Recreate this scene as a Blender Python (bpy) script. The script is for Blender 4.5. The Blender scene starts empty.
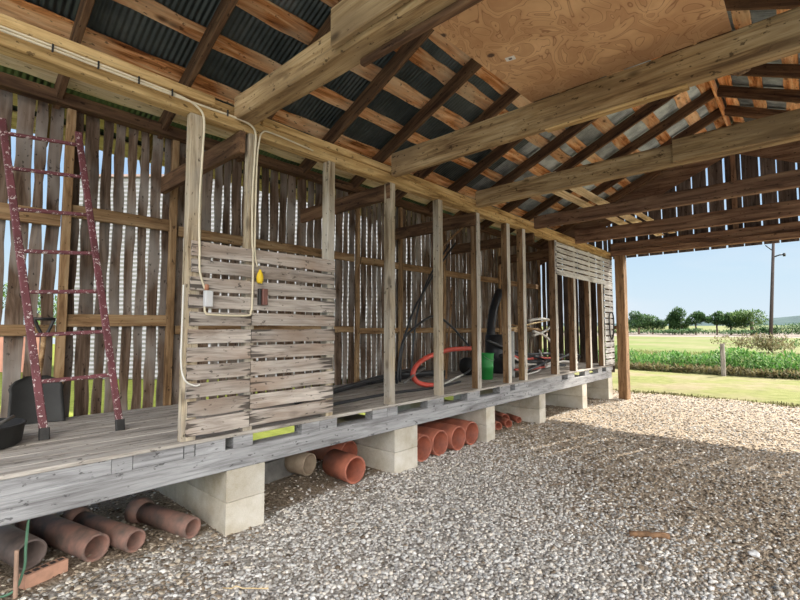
import bpy, bmesh, math, random
import numpy as np
from mathutils import Vector, Matrix
R = math.radians
C = bpy.context.scene.collection
rng = random.Random(7)

# ------------------------------------------------------------------ camera
cam_d = bpy.data.cameras.new('camera')
cam = bpy.data.objects.new('camera', cam_d); C.objects.link(cam)
cam.location = (3.554, 0.0, 1.66)
cam.rotation_euler = (R(90 + 3.714), 0, R(42.247))
cam_d.sensor_width = 36.0
cam_d.lens = 448.98 / 800 * 36
cam_d.clip_end = 3000
cam_d.clip_start = 0.05
bpy.context.scene.camera = cam

# ------------------------------------------------------------------ light
vs = bpy.context.scene.view_settings
vs.view_transform = 'Standard'; vs.look = 'None'; vs.gamma = 1.0
vs.exposure = 0.0
vs.use_curve_mapping = False

w = bpy.data.worlds.new('sky'); bpy.context.scene.world = w
w.use_nodes = True
nt = w.node_tree; nt.nodes.clear()
def wn(t, **k):
    n = nt.nodes.new(t)
    for a, b in k.items(): setattr(n, a, b)
    return n
tc = wn('ShaderNodeTexCoord'); sx = wn('ShaderNodeSeparateXYZ')
nt.links.new(tc.outputs['Generated'], sx.inputs[0])
ramp = wn('ShaderNodeValToRGB')
e = ramp.color_ramp.elements
e[0].position = 0.0; e[0].color = (0.76, 0.87, 0.95, 1)
e[1].position = 0.6; e[1].color = (0.20, 0.42, 0.86, 1)
k = e.new(0.10); k.color = (0.64, 0.82, 0.96, 1)
k = e.new(0.25); k.color = (0.47, 0.70, 0.96, 1)
nt.links.new(sx.outputs['Z'], ramp.inputs[0])
# thin high cloud, soft
nz = wn('ShaderNodeTexNoise'); nz.inputs['Scale'].default_value = 3.0; nz.inputs['Detail'].default_value = 5
mp = wn('ShaderNodeMapping'); mp.inputs['Scale'].default_value = (1, 1, 4)
nt.links.new(tc.outputs['Generated'], mp.inputs[0]); nt.links.new(mp.outputs[0], nz.inputs[0])
cr = wn('ShaderNodeValToRGB'); cr.color_ramp.elements[0].position = .52; cr.color_ramp.elements[1].position = .75
cr.color_ramp.elements[1].color = (.35, .35, .35, 1)
nt.links.new(nz.outputs[0], cr.inputs[0])
mx = wn('ShaderNodeMixRGB'); mx.inputs[2].default_value = (.9, .93, .97, 1)
nt.links.new(cr.outputs[0], mx.inputs[0]); nt.links.new(ramp.outputs[0], mx.inputs[1])
# added fill light: unseen right-hand sky boosted above the horizon to brighten the bay
dv = wn('ShaderNodeVectorMath', operation='DOT_PRODUCT'); dv.inputs[1].default_value = (1.0, -0.06, 0.0)
nt.links.new(tc.outputs['Generated'], dv.inputs[0])
mr = wn('ShaderNodeMapRange'); mr.inputs['From Min'].default_value = 0.04; mr.inputs['From Max'].default_value = 0.58
mr.inputs['To Min'].default_value = 0.0; mr.inputs['To Max'].default_value = 1.0
nt.links.new(dv.outputs['Value'], mr.inputs['Value'])
mh = wn('ShaderNodeMixRGB'); mh.inputs[2].default_value = (6.6, 6.35, 6.0, 1)
me_ = wn('ShaderNodeMapRange', interpolation_type='SMOOTHSTEP'); me_.inputs['From Min'].default_value = 0.06; me_.inputs['From Max'].default_value = 0.30
nt.links.new(sx.outputs['Z'], me_.inputs['Value'])
mm = wn('ShaderNodeMath', operation='MULTIPLY'); nt.links.new(mr.outputs[0], mm.inputs[0]); nt.links.new(me_.outputs[0], mm.inputs[1])
nt.links.new(mm.outputs[0], mh.inputs[0]); nt.links.new(mx.outputs[0], mh.inputs[1])
bg = wn('ShaderNodeBackground'); bg.inputs['Strength'].default_value = 1.0
out = wn('ShaderNodeOutputWorld')
nt.links.new(mh.outputs[0], bg.inputs[0]); nt.links.new(bg.outputs[0], out.inputs[0])

sun_d = bpy.data.lights.new('sun', 'SUN'); sun = bpy.data.objects.new('sun', sun_d); C.objects.link(sun)
sun_d.energy = 11.0; sun_d.angle = R(0.6); sun_d.color = (1.0, 0.93, 0.82)
SUN = Vector((0.24, 1.0, 0.895)).normalized()          # towards the sun
sun.rotation_euler = SUN.to_track_quat('Z', 'Y').to_euler()
sun.location = (3, 30, 25)

# ------------------------------------------------------------------ materials
def mat(name):
    m = bpy.data.materials.new(name); m.use_nodes = True
    n = m.node_tree.nodes; n.clear()
    o = n.new('ShaderNodeOutputMaterial'); b = n.new('ShaderNodeBsdfPrincipled')
    m.node_tree.links.new(b.outputs[0], o.inputs[0])
    return m, m.node_tree, b
class N:
    """tiny node-graph helper"""
    def __init__(s, t): s.t = t
    def n(s, kind, ins=None, **k):
        x = s.t.nodes.new('ShaderNode' + kind)
        for a, b in k.items(): setattr(x, a, b)
        for a, b in (ins or {}).items():
            if hasattr(b, 'is_output'): s.t.links.new(b, x.inputs[a])
            else: x.inputs[a].default_value = b
        return x
    def ramp(s, fac, stops):
        x = s.t.nodes.new('ShaderNodeValToRGB'); el = x.color_ramp.elements
        while len(el) < len(stops): el.new(0.5)
        for q, (p, c) in zip(el, stops):
            q.position = p; q.color = (c, c, c, 1) if isinstance(c, (int, float)) else (*c, 1)
        s.t.links.new(fac, x.inputs[0]); return x.outputs[0]
    def mix(s, f, a, b, mode='MIX'):
        x = s.t.nodes.new('ShaderNodeMixRGB'); x.blend_type = mode
        for i, v in enumerate((f, a, b)):
            if hasattr(v, 'is_output'): s.t.links.new(v, x.inputs[i])
            else: x.inputs[i].default_value = v if i == 0 else ((*v, 1) if len(v) == 3 else v)
        return x.outputs[0]
    def math(s, op, a, b=0.0):
        x = s.t.nodes.new('ShaderNodeMath'); x.operation = op
        for i, v in enumerate((a, b)):
            if hasattr(v, 'is_output'): s.t.links.new(v, x.inputs[i])
            else: x.inputs[i].default_value = v
        return x.outputs[0]

def wood(name, cols, axis='X', island=False, rough=.85, streak=.55, blotch=None, knots=.6, split=0.0, bump=.35, tint=.25, pits=.75):
    """cols: dark, mid, light; grain runs along the object's local axis"""
    m, t, b = mat(name); g = N(t)
    tc = g.n('TexCoord').outputs['Object']
    rnd = g.n('NewGeometry').outputs['Random Per Island'] if island else g.n('ObjectInfo').outputs['Random']
    off = g.n('CombineXYZ', {0: g.math('MULTIPLY', rnd, 37.0), 1: g.math('MULTIPLY', rnd, 91.0), 2: g.math('MULTIPLY', rnd, 53.0)}).outputs[0]
    co = g.n('VectorMath', {0: tc, 1: off}, operation='ADD').outputs[0]
    def sc(al, ac):
        v = [ac, ac, ac]; v['XYZ'.index(axis)] = al
        return g.n('Mapping', {0: co, 3: tuple(v)}).outputs[0]
    n1 = g.n('TexNoise', {0: sc(.9, 9), 'Scale': 1.6, 'Detail': 6, 'Roughness': .62, 'Distortion': .6}).outputs[0]
    n2 = g.n('TexNoise', {0: sc(1.6, 60), 'Scale': 1.0, 'Detail': 4, 'Roughness': .7}).outputs[0]
    n3 = g.n('TexNoise', {0: sc(1.1, 2.2), 'Scale': 1.3, 'Detail': 3}).outputs[0]
    c = g.ramp(n1, [(.32, cols[0]), (.48, cols[1]), (.66, cols[2])])
    dark = g.ramp(n2, [(.33, .25), (.50, 1.0)])
    c = g.mix(streak, c, dark, 'MULTIPLY')
    if blotch: c = g.mix(g.ramp(n3, [(.45, 0.0), (.7, .8)]), c, blotch)
    if knots:
        vo = g.n('TexVoronoi', {0: sc(2.2, 4.5), 'Scale': 1.0, 'Randomness': 1.0}).outputs['Distance']
        c = g.mix(g.ramp(vo, [(.06, knots), (.17, 0.0)]), c, tuple(v * .35 for v in cols[0]))
    if split:   # weather checks that open from the board ends
        gen = g.n('TexCoord').outputs['Generated']
        gx = g.n('SeparateXYZ', {0: gen}).outputs['XYZ'.index(axis)]
        d = g.math('ABSOLUTE', g.math('SUBTRACT', gx, .5))
        endm = g.ramp(d, [(.22, 0.0), (.5, .24)])
        n4 = g.n('TexNoise', {0: sc(1.4, 34), 'Scale': 1.0, 'Detail': 2, 'Roughness': .5}).outputs[0]
        v = g.math('SUBTRACT', n4, endm)
        c = g.mix(g.math('MULTIPLY', g.ramp(v, [(.205, 1.0), (.26, 0.0)]), split), c, (.03, .024, .02))
    n6 = g.n('TexNoise', {0: sc(14, 26), 'Scale': 1.0, 'Detail': 3, 'Roughness': .6}).outputs[0]
    c = g.mix(g.ramp(n6, [(.63, 0.0), (.68, pits)]), c, tuple(v * .3 for v in cols[0]))
    val = g.math('ADD', g.math('MULTIPLY', rnd, tint * 2), 1.0 - tint)
    c = g.mix(1.0, c, g.n('CombineXYZ', {0: val, 1: val, 2: val}).outputs[0], 'MULTIPLY')
    t.links.new(c, b.inputs['Base Color'])
    b.inputs['Roughness'].default_value = rough
    b.inputs['Specular IOR Level'].default_value = .25
    h = g.math('ADD', n1, g.math('MULTIPLY', n2, .7))
    bp = g.n('Bump', {'Strength': bump, 'Distance': .012, 'Height': h})
    t.links.new(bp.outputs[0], b.inputs['Normal'])
    return m

def plain(name, col, rough=.6, metal=0.0, var=.15, scale=6.0, col2=None, bump=0.0):
    m, t, b = mat(name); g = N(t)
    tc = g.n('TexCoord').outputs['Object']
    n1 = g.n('TexNoise', {0: tc, 'Scale': scale, 'Detail': 5, 'Roughness': .6}).outputs[0]
    d = col2 or tuple(v * (1 - var * 2) for v in col)
    c = g.ramp(n1, [(.35, d), (.62, col)])
    t.links.new(c, b.inputs['Base Color'])
    b.inputs['Roughness'].default_value = rough; b.inputs['Metallic'].default_value = metal
    if bump:
        bp = g.n('Bump', {'Strength': bump, 'Distance': .01, 'Height': n1}); t.links.new(bp.outputs[0], b.inputs['Normal'])
    return m

W = {}
W['sill'] = wood('weathered_grey_wood', [(0.185, 0.181, 0.185), (0.311, 0.311, 0.318), (0.407, 0.411, 0.422)], streak=.45, knots=.3, tint=.10)
W['block'] = wood('blocking_wood', [(0.175, 0.171, 0.175), (0.319, 0.319, 0.327), (0.426, 0.429, 0.441)], 'Y', streak=.45, knots=.3, tint=.10)
W['postlit'] = wood('lit_post_face', [(.30, .26, .21), (.58, .53, .46), (.72, .68, .61)], streak=.4, knots=.3, tint=.1)  # light from the bay is put into this paler face colour
W['slatlit'] = wood('lit_slat_wood', [(.34, .32, .30), (.62, .60, .575), (.76, .75, .73)], 'X', streak=.4, split=.6, knots=.3, tint=.1)  # paler copy of the slat wood, open light on the far panels painted in
W['deck'] = wood('deck_wood', [(.20, .18, .155), (.38, .345, .305), (.52, .485, .44)], 'Y', True, streak=.55, knots=.2, tint=.14)
W['slat'] = wood('slat_wood', [(.20, .165, .135), (.42, .365, .32), (.58, .52, .46)], 'X', streak=.5, blotch=(.30, .21, .15), split=.8, knots=.4, tint=.14)
W['post'] = wood('post_wood', [(.20, .14, .08), (.46, .37, .25), (.64, .55, .41)], streak=.6, blotch=(.45, .42, .37), tint=.12)
W['postdark'] = wood('brown_post_wood', [(.11, .06, .03), (.25, .145, .075), (.38, .24, .13)], streak=.45, tint=.12)
W['plate'] = wood('plate_wood', [(.22, .12, .04), (.50, .325, .135), (.70, .50, .245)], streak=.35, knots=.4, tint=.06)
W['beam'] = wood('beam_wood', [(.13, .07, .03), (.36, .235, .11), (.54, .39, .21)], streak=.6, blotch=(.22, .145, .075), knots=.8, tint=.08)
W['beamred'] = wood('red_brown_beam_wood', [(.085, .045, .028), (.205, .115, .07), (.32, .20, .12)], streak=.4, knots=.3, tint=.10)
W['rafter'] = wood('rafter_wood', [(.05, .025, .015), (.12, .065, .035), (.22, .125, .065)], streak=.45, knots=.3, tint=.15)
W['roofboard'] = wood('roof_board_wood', [(.16, .05, .015), (.60, .25, .085), (.86, .56, .30)], streak=.35, blotch=(.72, .54, .34), knots=.75, tint=.22)
W['loft'] = wood('loft_plank_wood', [(.42, .29, .14), (.72, .55, .32), (.84, .70, .46)], streak=.3, knots=.3, tint=.06)
W['wall'] = wood('crib_wall_wood', [(.05, .03, .018), (.125, .08, .053), (.235, .172, .128)], 'Z', True, streak=.5, blotch=(.33, .30, .27), knots=.4, tint=.25)
W['girt'] = wood('girt_wood', [(.12, .065, .03), (.285, .17, .083), (.44, .30, .165)], streak=.45, tint=.14)
W['gable'] = wood('gable_wood', [(.05, .035, .03), (.11, .08, .065), (.18, .14, .12)], 'Z', True, streak=.45, tint=.2)

def ply_material():
    m, t, b = mat('plywood'); g = N(t)
    tc = g.n('TexCoord').outputs['Object']
    co = g.n('Mapping', {0: tc, 3: (1.6, 1.0, 1.0)}).outputs[0]
    n1 = g.n('TexNoise', {0: co, 'Scale': 2.1, 'Detail': 2.2, 'Roughness': .45, 'Distortion': 1.5}).outputs[0]
    rings = g.math('PINGPONG', g.math('MULTIPLY', n1, 14.0), .5)
    line = g.ramp(rings, [(.015, 1.0), (.085, 0.0)])
    nb = g.n('TexNoise', {0: tc, 'Scale': 2.5, 'Detail': 4}).outputs[0]
    c = g.ramp(nb, [(.3, (.50, .27, .12)), (.7, (.74, .47, .24))])
    wide = g.ramp(g.math('PINGPONG', g.math('MULTIPLY', n1, 5.0), .5), [(.05, 1.0), (.30, 0.0)])
    c = g.mix(g.math('MULTIPLY', wide, .45), c, (.40, .19, .075))
    c = g.mix(g.math('MULTIPLY', line, .75), c, (.25, .10, .035))
    vo = g.n('TexVoronoi', {0: tc, 'Scale': 2.9}).outputs['Distance']
    c = g.mix(g.ramp(vo, [(.06, .95), (.10, 0.0)]), c, (.06, .03, .018))
    n5 = g.n('TexNoise', {0: tc, 'Scale': 1.3, 'Detail': 2}).outputs[0]
    sy = g.n('SeparateXYZ', {0: tc}).outputs[1]
    band = g.ramp(g.math('ADD', sy, g.math('MULTIPLY', n5, .3)), [(.80, 0.0), (.92, .4)])
    c = g.mix(band, c, (.27, .14, .07))
    t.links.new(c, b.inputs['Base Color']); b.inputs['Roughness'].default_value = .75
    return m
W['ply'] = ply_material()

def metal_roof():
    m, t, b = mat('corrugated_roof_metal'); g = N(t)
    tc = g.n('TexCoord').outputs['Object']
    n1 = g.n('TexNoise', {0: tc, 'Scale': 1.7, 'Detail': 6, 'Roughness': .65}).outputs[0]
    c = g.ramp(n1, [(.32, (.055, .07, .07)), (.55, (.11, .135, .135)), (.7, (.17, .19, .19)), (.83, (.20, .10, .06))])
    t.links.new(c, b.inputs['Base Color'])
    b.inputs['Metallic'].default_value = .75; b.inputs['Roughness'].default_value = .42
    return m
W['metal'] = metal_roof()
W['metalbright'] = plain('bright_roof_metal', (.38, .44, .47), .33, .85, .2, 3.5, (.17, .20, .22))  # brighter base colour stands for light reflected by the far sheets

def concrete():
    m, t, b = mat('concrete'); g = N(t)
    tc = g.n('TexCoord').outputs['Object']
    rnd = g.n('ObjectInfo').outputs['Random']
    n1 = g.n('TexNoise', {0: tc, 'Scale': 3.0, 'Detail': 6, 'Roughness': .65}).outputs[0]
    n2 = g.n('TexNoise', {0: tc, 'Scale': 120.0, 'Detail': 2}).outputs[0]
    c = g.ramp(n1, [(.3, (.44, .38, .28)), (.55, (.60, .56, .48)), (.75, (.70, .67, .61))])
    c = g.mix(.3, c, g.ramp(n2, [(.3, .5), (.6, 1.0)]), 'MULTIPLY')
    v = g.math('ADD', g.math('MULTIPLY', rnd, .25), .85)
    c = g.mix(1.0, c, g.n('CombineXYZ', {0: v, 1: v, 2: v}).outputs[0], 'MULTIPLY')
    t.links.new(c, b.inputs['Base Color']); b.inputs['Roughness'].default_value = .95
    bp = g.n('Bump', {'Strength': .4, 'Distance': .006, 'Height': n2}); t.links.new(bp.outputs[0], b.inputs['Normal'])
    return m
W['concrete'] = concrete()
W['clay'] = plain('red_clay', (0.440, 0.145, 0.088), .6, 0, .2, 7, (0.264, 0.092, 0.062))
W['claydirty'] = plain('dirty_clay', (0.296, 0.160, 0.124), .7, 0, .2, 7, (0.120, 0.092, 0.080))
W['claygrey'] = plain('sooty_clay', (0.187, 0.140, 0.123), .55, 0, .2, 5, (0.085, 0.068, 0.064))
W['claytan'] = plain('tan_clay', (.42, .33, .24), .8, 0, .2, 6, (.27, .2, .14))
W['brick'] = plain('brick_clay', (.52, .29, .20), .85, 0, .12, 14)
W['hole_shade'] = plain('dark_hole_shade', (.06, .045, .04), .9)
W['white'] = plain('white_plastic', (.80, .78, .72), .5, 0, .05, 3)
W['conduit'] = plain('cream_conduit', (.78, .69, .50), .5, 0, .08, 5)
W['pvc'] = plain('white_pvc', (.72, .70, .66), .45, 0, .1, 3)
W['yellow'] = plain('yellow_rubber', (.85, .58, .02), .5, 0, .06)
W['outlet'] = plain('red_brown_box', (.20, .085, .065), .6, 0, .2, 12)
W['black'] = plain('black_plastic', (.030, .032, .036), .42, 0, .2, 4)
W['blacktub'] = plain('dull_black_plastic', (.020, .020, .019), .6, 0, .2, 5)
W['iron'] = plain('dark_iron', (.055, .052, .05), .5, .5, .25, 9)
W['redpipe'] = plain('red_plastic', (.62, .09, .06), .45, 0, .1, 4)
W['green'] = plain('green_plastic', (.035, .33, .07), .45, 0, .12, 5)
W['steel'] = plain('dull_steel', (.30, .30, .29), .5, .8, .2, 6)
W['greymetal'] = plain('grey_sheet_metal', (.20, .19, .175), .6, .3, .25, 5)
W['nest'] = plain('mud', (.30, .20, .12), .95, 0, .3, 30, None, .6)
W['bark'] = plain('bark', (.18, .13, .09), .9, 0, .25, 9)
W['leaf'] = None
def ladder_paint():
    m, t, b = mat('chipped_maroon_paint'); g = N(t)
    tc = g.n('TexCoord').outputs['Object']
    n1 = g.n('TexNoise', {0: tc, 'Scale': 38, 'Detail': 5, 'Roughness': .7}).outputs[0]
    n2 = g.n('TexNoise', {0: tc, 'Scale': 4, 'Detail': 3}).outputs[0]
    c = g.ramp(n2, [(.3, (.10, .028, .032)), (.7, (.19, .055, .065))])
    c = g.mix(g.ramp(n1, [(.59, 0.0), (.615, 1.0)]), c, (.66, .58, .55))
    t.links.new(c, b.inputs['Base Color']); b.inputs['Roughness'].default_value = .6
    return m
W['ladder'] = ladder_paint()
def island_cols(name, stops, rough=.9, trans=0.0):
    m, t, b = mat(name); g = N(t)
    r = g.n('NewGeometry').outputs['Random Per Island']
    c = g.ramp(r, stops)
    t.links.new(c, b.inputs['Base Color']); b.inputs['Roughness'].default_value = rough
    b.inputs['Specular IOR Level'].default_value = .25
    if trans:
        tr = g.n('BsdfTranslucent'); t.links.new(c, tr.inputs[0])
        ms = g.n('MixShader', {0: trans, 1: b.outputs[0], 2: tr.outputs[0]})
        o = [x for x in t.nodes if x.type == 'OUTPUT_MATERIAL'][0]
        t.links.new(ms.outputs[0], o.inputs[0])
    return m
W['stones'] = island_cols('gravel_stones', [(0, (.20, .18, .155)), (.2, (.37, .35, .32)), (.45, (.51, .495, .47)), (.7, (.63, .62, .605)), (.9, (.66, .59, .50)), (1, (.86, .85, .82))])
W['litter'] = island_cols('dry_litter', [(0, (.09, .065, .045)), (.35, (.20, .155, .11)), (.7, (.36, .29, .215)), (1, (.60, .53, .43))])
W['weeds'] = island_cols('weed_leaves', [(0, (0.038, 0.108, 0.022)), (.4, (0.081, 0.205, 0.038)), (.8, (0.151, 0.292, 0.065)), (1, (0.292, 0.346, 0.140))], .7, .35)
W['dryweeds'] = island_cols('dry_weed_leaves', [(0, (0.120, 0.096, 0.048)), (.5, (0.184, 0.160, 0.068)), (1, (0.256, 0.224, 0.120))], .8, .3)
W['foliage'] = island_cols('tree_leaves', [(0, (0.034, 0.082, 0.031)), (.5, (0.068, 0.143, 0.048)), (1, (0.116, 0.204, 0.068))], .7, .2)
W['foliage2'] = island_cols('pale_tree_leaves', [(0, (0.054, 0.108, 0.027)), (.5, (0.096, 0.180, 0.042)), (1, (0.156, 0.240, 0.072))], .7, .2)

def gravel_ground():
    m, t, b = mat('gravel_ground'); g = N(t)
    tc = g.n('TexCoord').outputs['Object']
    v = g.n('TexVoronoi', {0: tc, 'Scale': 38.0})
    col = g.ramp(g.n('SeparateXYZ', {0: v.outputs['Color']}).outputs[0],
                 [(0, (.22, .19, .16)), (.3, (.38, .345, .305)), (.65, (.52, .49, .45)), (1, (.68, .65, .61))])
    edge = g.ramp(v.outputs['Distance'], [(.3, 1.0), (.8, .62)])
    col = g.mix(1.0, col, edge, 'MULTIPLY')
    n1 = g.n('TexNoise', {0: tc, 'Scale': .55, 'Detail': 5, 'Roughness': .6}).outputs[0]
    n2 = g.n('TexNoise', {0: tc, 'Scale': 60.0, 'Detail': 3}).outputs[0]
    br = g.ramp(n2, [(.3, (.24, .18, .12)), (.55, (.42, .34, .25)), (.75, (.57, .47, .35))])
    xy = g.n('SeparateXYZ', {0: tc})
    far = g.math('ADD', g.math('ADD', xy.outputs[1], g.math('MULTIPLY', xy.outputs[0], .9)), g.math('MULTIPLY', n1, 3.0))
    col = g.mix(g.ramp(g.math('MULTIPLY', far, .1), [(.62, 0.0), (.85, .85)]), col, br)
    col = g.mix(g.ramp(n1, [(.50, 0.0), (.64, .6)]), col, br)
    # bare earth under the crib
    sx = g.n('SeparateXYZ', {0: tc}).outputs[0]
    dm = g.ramp(g.math('ADD', sx, g.math('MULTIPLY', n1, .5)), [(0, 1.0), (.12, 0.0)])
    col = g.mix(g.math('MULTIPLY', dm, .85), col, g.ramp(n2, [(.3, (.17, .125, .085)), (.7, (.33, .26, .185))]))
    t.links.new(col, b.inputs['Base Color']); b.inputs['Roughness'].default_value = .95
    b.inputs['Specular IOR Level'].default_value = .15
    h = g.math('ADD', g.math('MULTIPLY', v.outputs['Distance'], -1.0), n2)
    bp = g.n('Bump', {'Strength': .8, 'Distance': .02, 'Height': h}); t.links.new(bp.outputs[0], b.inputs['Normal'])
    return m
W['gravel'] = gravel_ground()
def grassy(name, stops, sc, stops2=None, big=.2, bl=.5):
    m, t, b = mat(name); g = N(t)
    tc = g.n('TexCoord').outputs['Object']
    n1 = g.n('TexNoise', {0: tc, 'Scale': sc, 'Detail': 7, 'Roughness': .75}).outputs[0]
    n2 = g.n('TexNoise', {0: tc, 'Scale': big, 'Detail': 4, 'Roughness': .6}).outputs[0]
    c = g.ramp(n1, stops)
    if stops2: c = g.mix(g.ramp(n2, [(.42, 0.0), (.62, bl)]), c, g.ramp(n1, stops2))
    t.links.new(c, b.inputs['Base Color']); b.inputs['Roughness'].default_value = .95
    b.inputs['Specular IOR Level'].default_value = .1
    bp = g.n('Bump', {'Strength': .7, 'Distance': .03, 'Height': n1}); t.links.new(bp.outputs[0], b.inputs['Normal'])
    return m
W['lawn'] = grassy('lawn_grass', [(.3, (0.104, 0.120, 0.032)), (.55, (0.176, 0.184, 0.060)), (.75, (0.240, 0.216, 0.104))], 3.0, [(.3, (0.200, 0.152, 0.096)), (.7, (0.272, 0.220, 0.152))], .5, .7)
W['field'] = grassy('field_grass', [(.3, (0.084, 0.116, 0.028)), (.55, (0.136, 0.168, 0.048)), (.75, (0.200, 0.200, 0.088))], .6, [(.3, (0.184, 0.164, 0.080)), (.7, (0.232, 0.204, 0.120))], .07, .8)
W['stubble'] = plain('stubble_soil', (0.211, 0.167, 0.129), .95, 0, .1, .05)
W['sideyard'] = grassy('yard_grass', [(.3, (.11, .13, .025)), (.55, (.18, .205, .04)), (.75, (.25, .25, .075))], 4.0)
W['hill'] = grassy('wooded_hill', [(.3, (.03, .055, .06)), (.55, (.045, .08, .08)), (.75, (.075, .11, .10))], .03)  # bluish tint puts the haze of distance into the colour

def siding():
    m, t, b = mat('white_siding'); g = N(t)
    tc = g.n('TexCoord').outputs['Object']
    sz = g.n('SeparateXYZ', {0: tc}).outputs[2]
    b.inputs['Base Color'].default_value = (.30, .295, .305, 1); b.inputs['Roughness'].default_value = .5
    return m
W['siding'] = siding()
W['redtrim'] = plain('pale_trim', (.42, .30, .27), .6)
W['peach'] = plain('faded_red_boards', (.62, .30, .22), .8, 0, .12, 1.5)

# ------------------------------------------------------------------ mesh helpers
def link(name, me, material, parent=None, loc=None, rot=None, smooth=False):
    o = bpy.data.objects.new(name, me); C.objects.link(o)
    if material is not None and not me.materials: me.materials.append(material)
    if parent: o.parent = parent
    if loc is not None: o.location = loc
    if rot is not None: o.rotation_euler = rot
    if smooth:
        for p in me.polygons: p.use_smooth = True
    return o
def tag(o, label=None, cat=None, group=None, kind=None):
    if label: o['label'] = label
    if cat: o['category'] = cat
    if group: o['group'] = group
    if kind: o['kind'] = kind
    return o
def empty(name, loc=(0, 0, 0), rot=(0, 0, 0)):
    o = bpy.data.objects.new(name, None); C.objects.link(o); o.location = loc; o.rotation_euler = rot
    o.empty_display_size = .1
    return o

class MB:
    """collects verts and faces"""
    def __init__(s): s.v = []; s.f = []
    def add(s, v, f):
        k = len(s.v); s.v += [tuple(p) for p in v]; s.f += [tuple(i + k for i in q) for q in f]
    def box(s, lo, hi):
        (a, b, c), (d, e_, f) = lo, hi
        s.add([(a, b, c), (d, b, c), (d, e_, c), (a, e_, c), (a, b, f), (d, b, f), (d, e_, f), (a, e_, f)],
              [(0, 3, 2, 1), (4, 5, 6, 7), (0, 1, 5, 4), (1, 2, 6, 5), (2, 3, 7, 6), (3, 0, 4, 7)])
    def bar(s, L, Wd, T, n=8, wave=0.0, jit=0.0, ch=.006, axis='X', org=(0, 0, 0), seed=0, w_end=None, freq=2.2):
        """rough timber: local X 0..L (or along axis), width Wd, thickness T, chamfered, edges waver"""
        r = random.Random(seed)
        ph = [r.uniform(0, 6.28) for _ in range(6)]
        def wv(x, k):
            return wave * (.6 * math.sin(freq * x * 2 + ph[k]) + .4 * math.sin(freq * x * 5.3 + ph[k + 1]))
        vs, fs = [], []
        for i in range(n + 1):
            x = L * i / n
            y0 = -Wd / 2 + wv(x, 0) + r.uniform(-jit, jit); y1 = Wd / 2 + wv(x, 2) + r.uniform(-jit, jit)
            z0 = -T / 2 + r.uniform(-jit, jit) * .5; z1 = T / 2 + r.uniform(-jit, jit) * .5
            c = min(ch, T * .3)
            ring = [(y0 + c, z0), (y1 - c, z0), (y1, z0 + c), (y1, z1 - c), (y1 - c, z1), (y0 + c, z1), (y0, z1 - c), (y0, z0 + c)]
            for (y, z) in ring:
                p = {'X': (x, y, z), 'Y': (y, x, z), 'Z': (y, z, x)}[axis]
                vs.append((p[0] + org[0], p[1] + org[1], p[2] + org[2]))
        for i in range(n):
            for k in range(8):
                q = (i * 8 + k, i * 8 + (k + 1) % 8, (i + 1) * 8 + (k + 1) % 8, (i + 1) * 8 + k)
                fs.append(q if axis == 'Y' else q[::-1])
        a = tuple(range(8)); b_ = tuple(n * 8 + k for k in range(8))
        fs += [a, b_[::-1]] if axis != 'Y' else [a[::-1], b_]
        s.add(vs, fs)
    def tube(s, pts, rad, n=10, cap=True, ring=0.0):
        pts = [Vector(p) for p in pts]
        m = len(pts); vs = []; fs = []
        up = Vector((0, 0, 1)); prev = None
        for i, p in enumerate(pts):
            t = (pts[min(i + 1, m - 1)] - pts[max(i - 1, 0)]).normalized()
            if prev is None:
                a = up if abs(t.z) < .9 else Vector((1, 0, 0))
                u = t.cross(a).normalized()
            else:
                u = (prev - t * prev.dot(t)).normalized()
            prev = u; v = t.cross(u)
            rr = rad if not ring else rad * (1 + ring * (1 if i % 2 else -1))
            for k in range(n):
                an = 2 * math.pi * k / n
                vs.append(p + u * math.cos(an) * rr + v * math.sin(an) * rr)
        for i in range(m - 1):
            for k in range(n):
                fs.append((i * n + k, i * n + (k + 1) % n, (i + 1) * n + (k + 1) % n, (i + 1) * n + k))
        if cap:
            fs += [tuple(range(n))[::-1], tuple((m - 1) * n + k for k in range(n))]
        s.add(vs, fs)
    def lathe(s, prof, n=28, axis='Z'):
        vs = []; fs = []; m = len(prof)
        for (r_, z) in prof:
            for k in range(n):
                a = 2 * math.pi * k / n
                x, y = r_ * math.cos(a), r_ * math.sin(a)
                vs.append((x, y, z) if axis == 'Z' else (z, x, y))
        for i in range(m - 1):
            for k in range(n):
                fs.append((i * n + k, i * n + (k + 1) % n, (i + 1) * n + (k + 1) % n, (i + 1) * n + k))
        s.add(vs, fs)
    def mesh(s, name, fix=True):
        me = bpy.data.meshes.new(name); me.from_pydata(s.v, [], s.f); me.update()
        if fix:
            b = bmesh.new(); b.from_mesh(me); bmesh.ops.recalc_face_normals(b, faces=b.faces); b.to_mesh(me); b.free()
        return me
    def build(s, name, material, parent=None, loc=None, rot=None, smooth=False):
        return link(name, s.mesh(name), material, parent, loc, rot, smooth)

def smooth_path(pts, sub=8):
    """Catmull-Rom through points"""
    P = [Vector(p) for p in pts]; P = [P[0] * 2 - P[1]] + P + [P[-1] * 2 - P[-2]]
    o = []
    for i in range(1, len(P) - 2):
        for k in range(sub):
            t = k / sub
            o.append(.5 * (2 * P[i] + (P[i + 1] - P[i - 1]) * t + (2 * P[i - 1] - 5 * P[i] + 4 * P[i + 1] - P[i + 2]) * t * t
                           + (3 * P[i] - P[i - 1] - 3 * P[i + 1] + P[i + 2]) * t ** 3))
    o.append(P[-2]); return o

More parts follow.
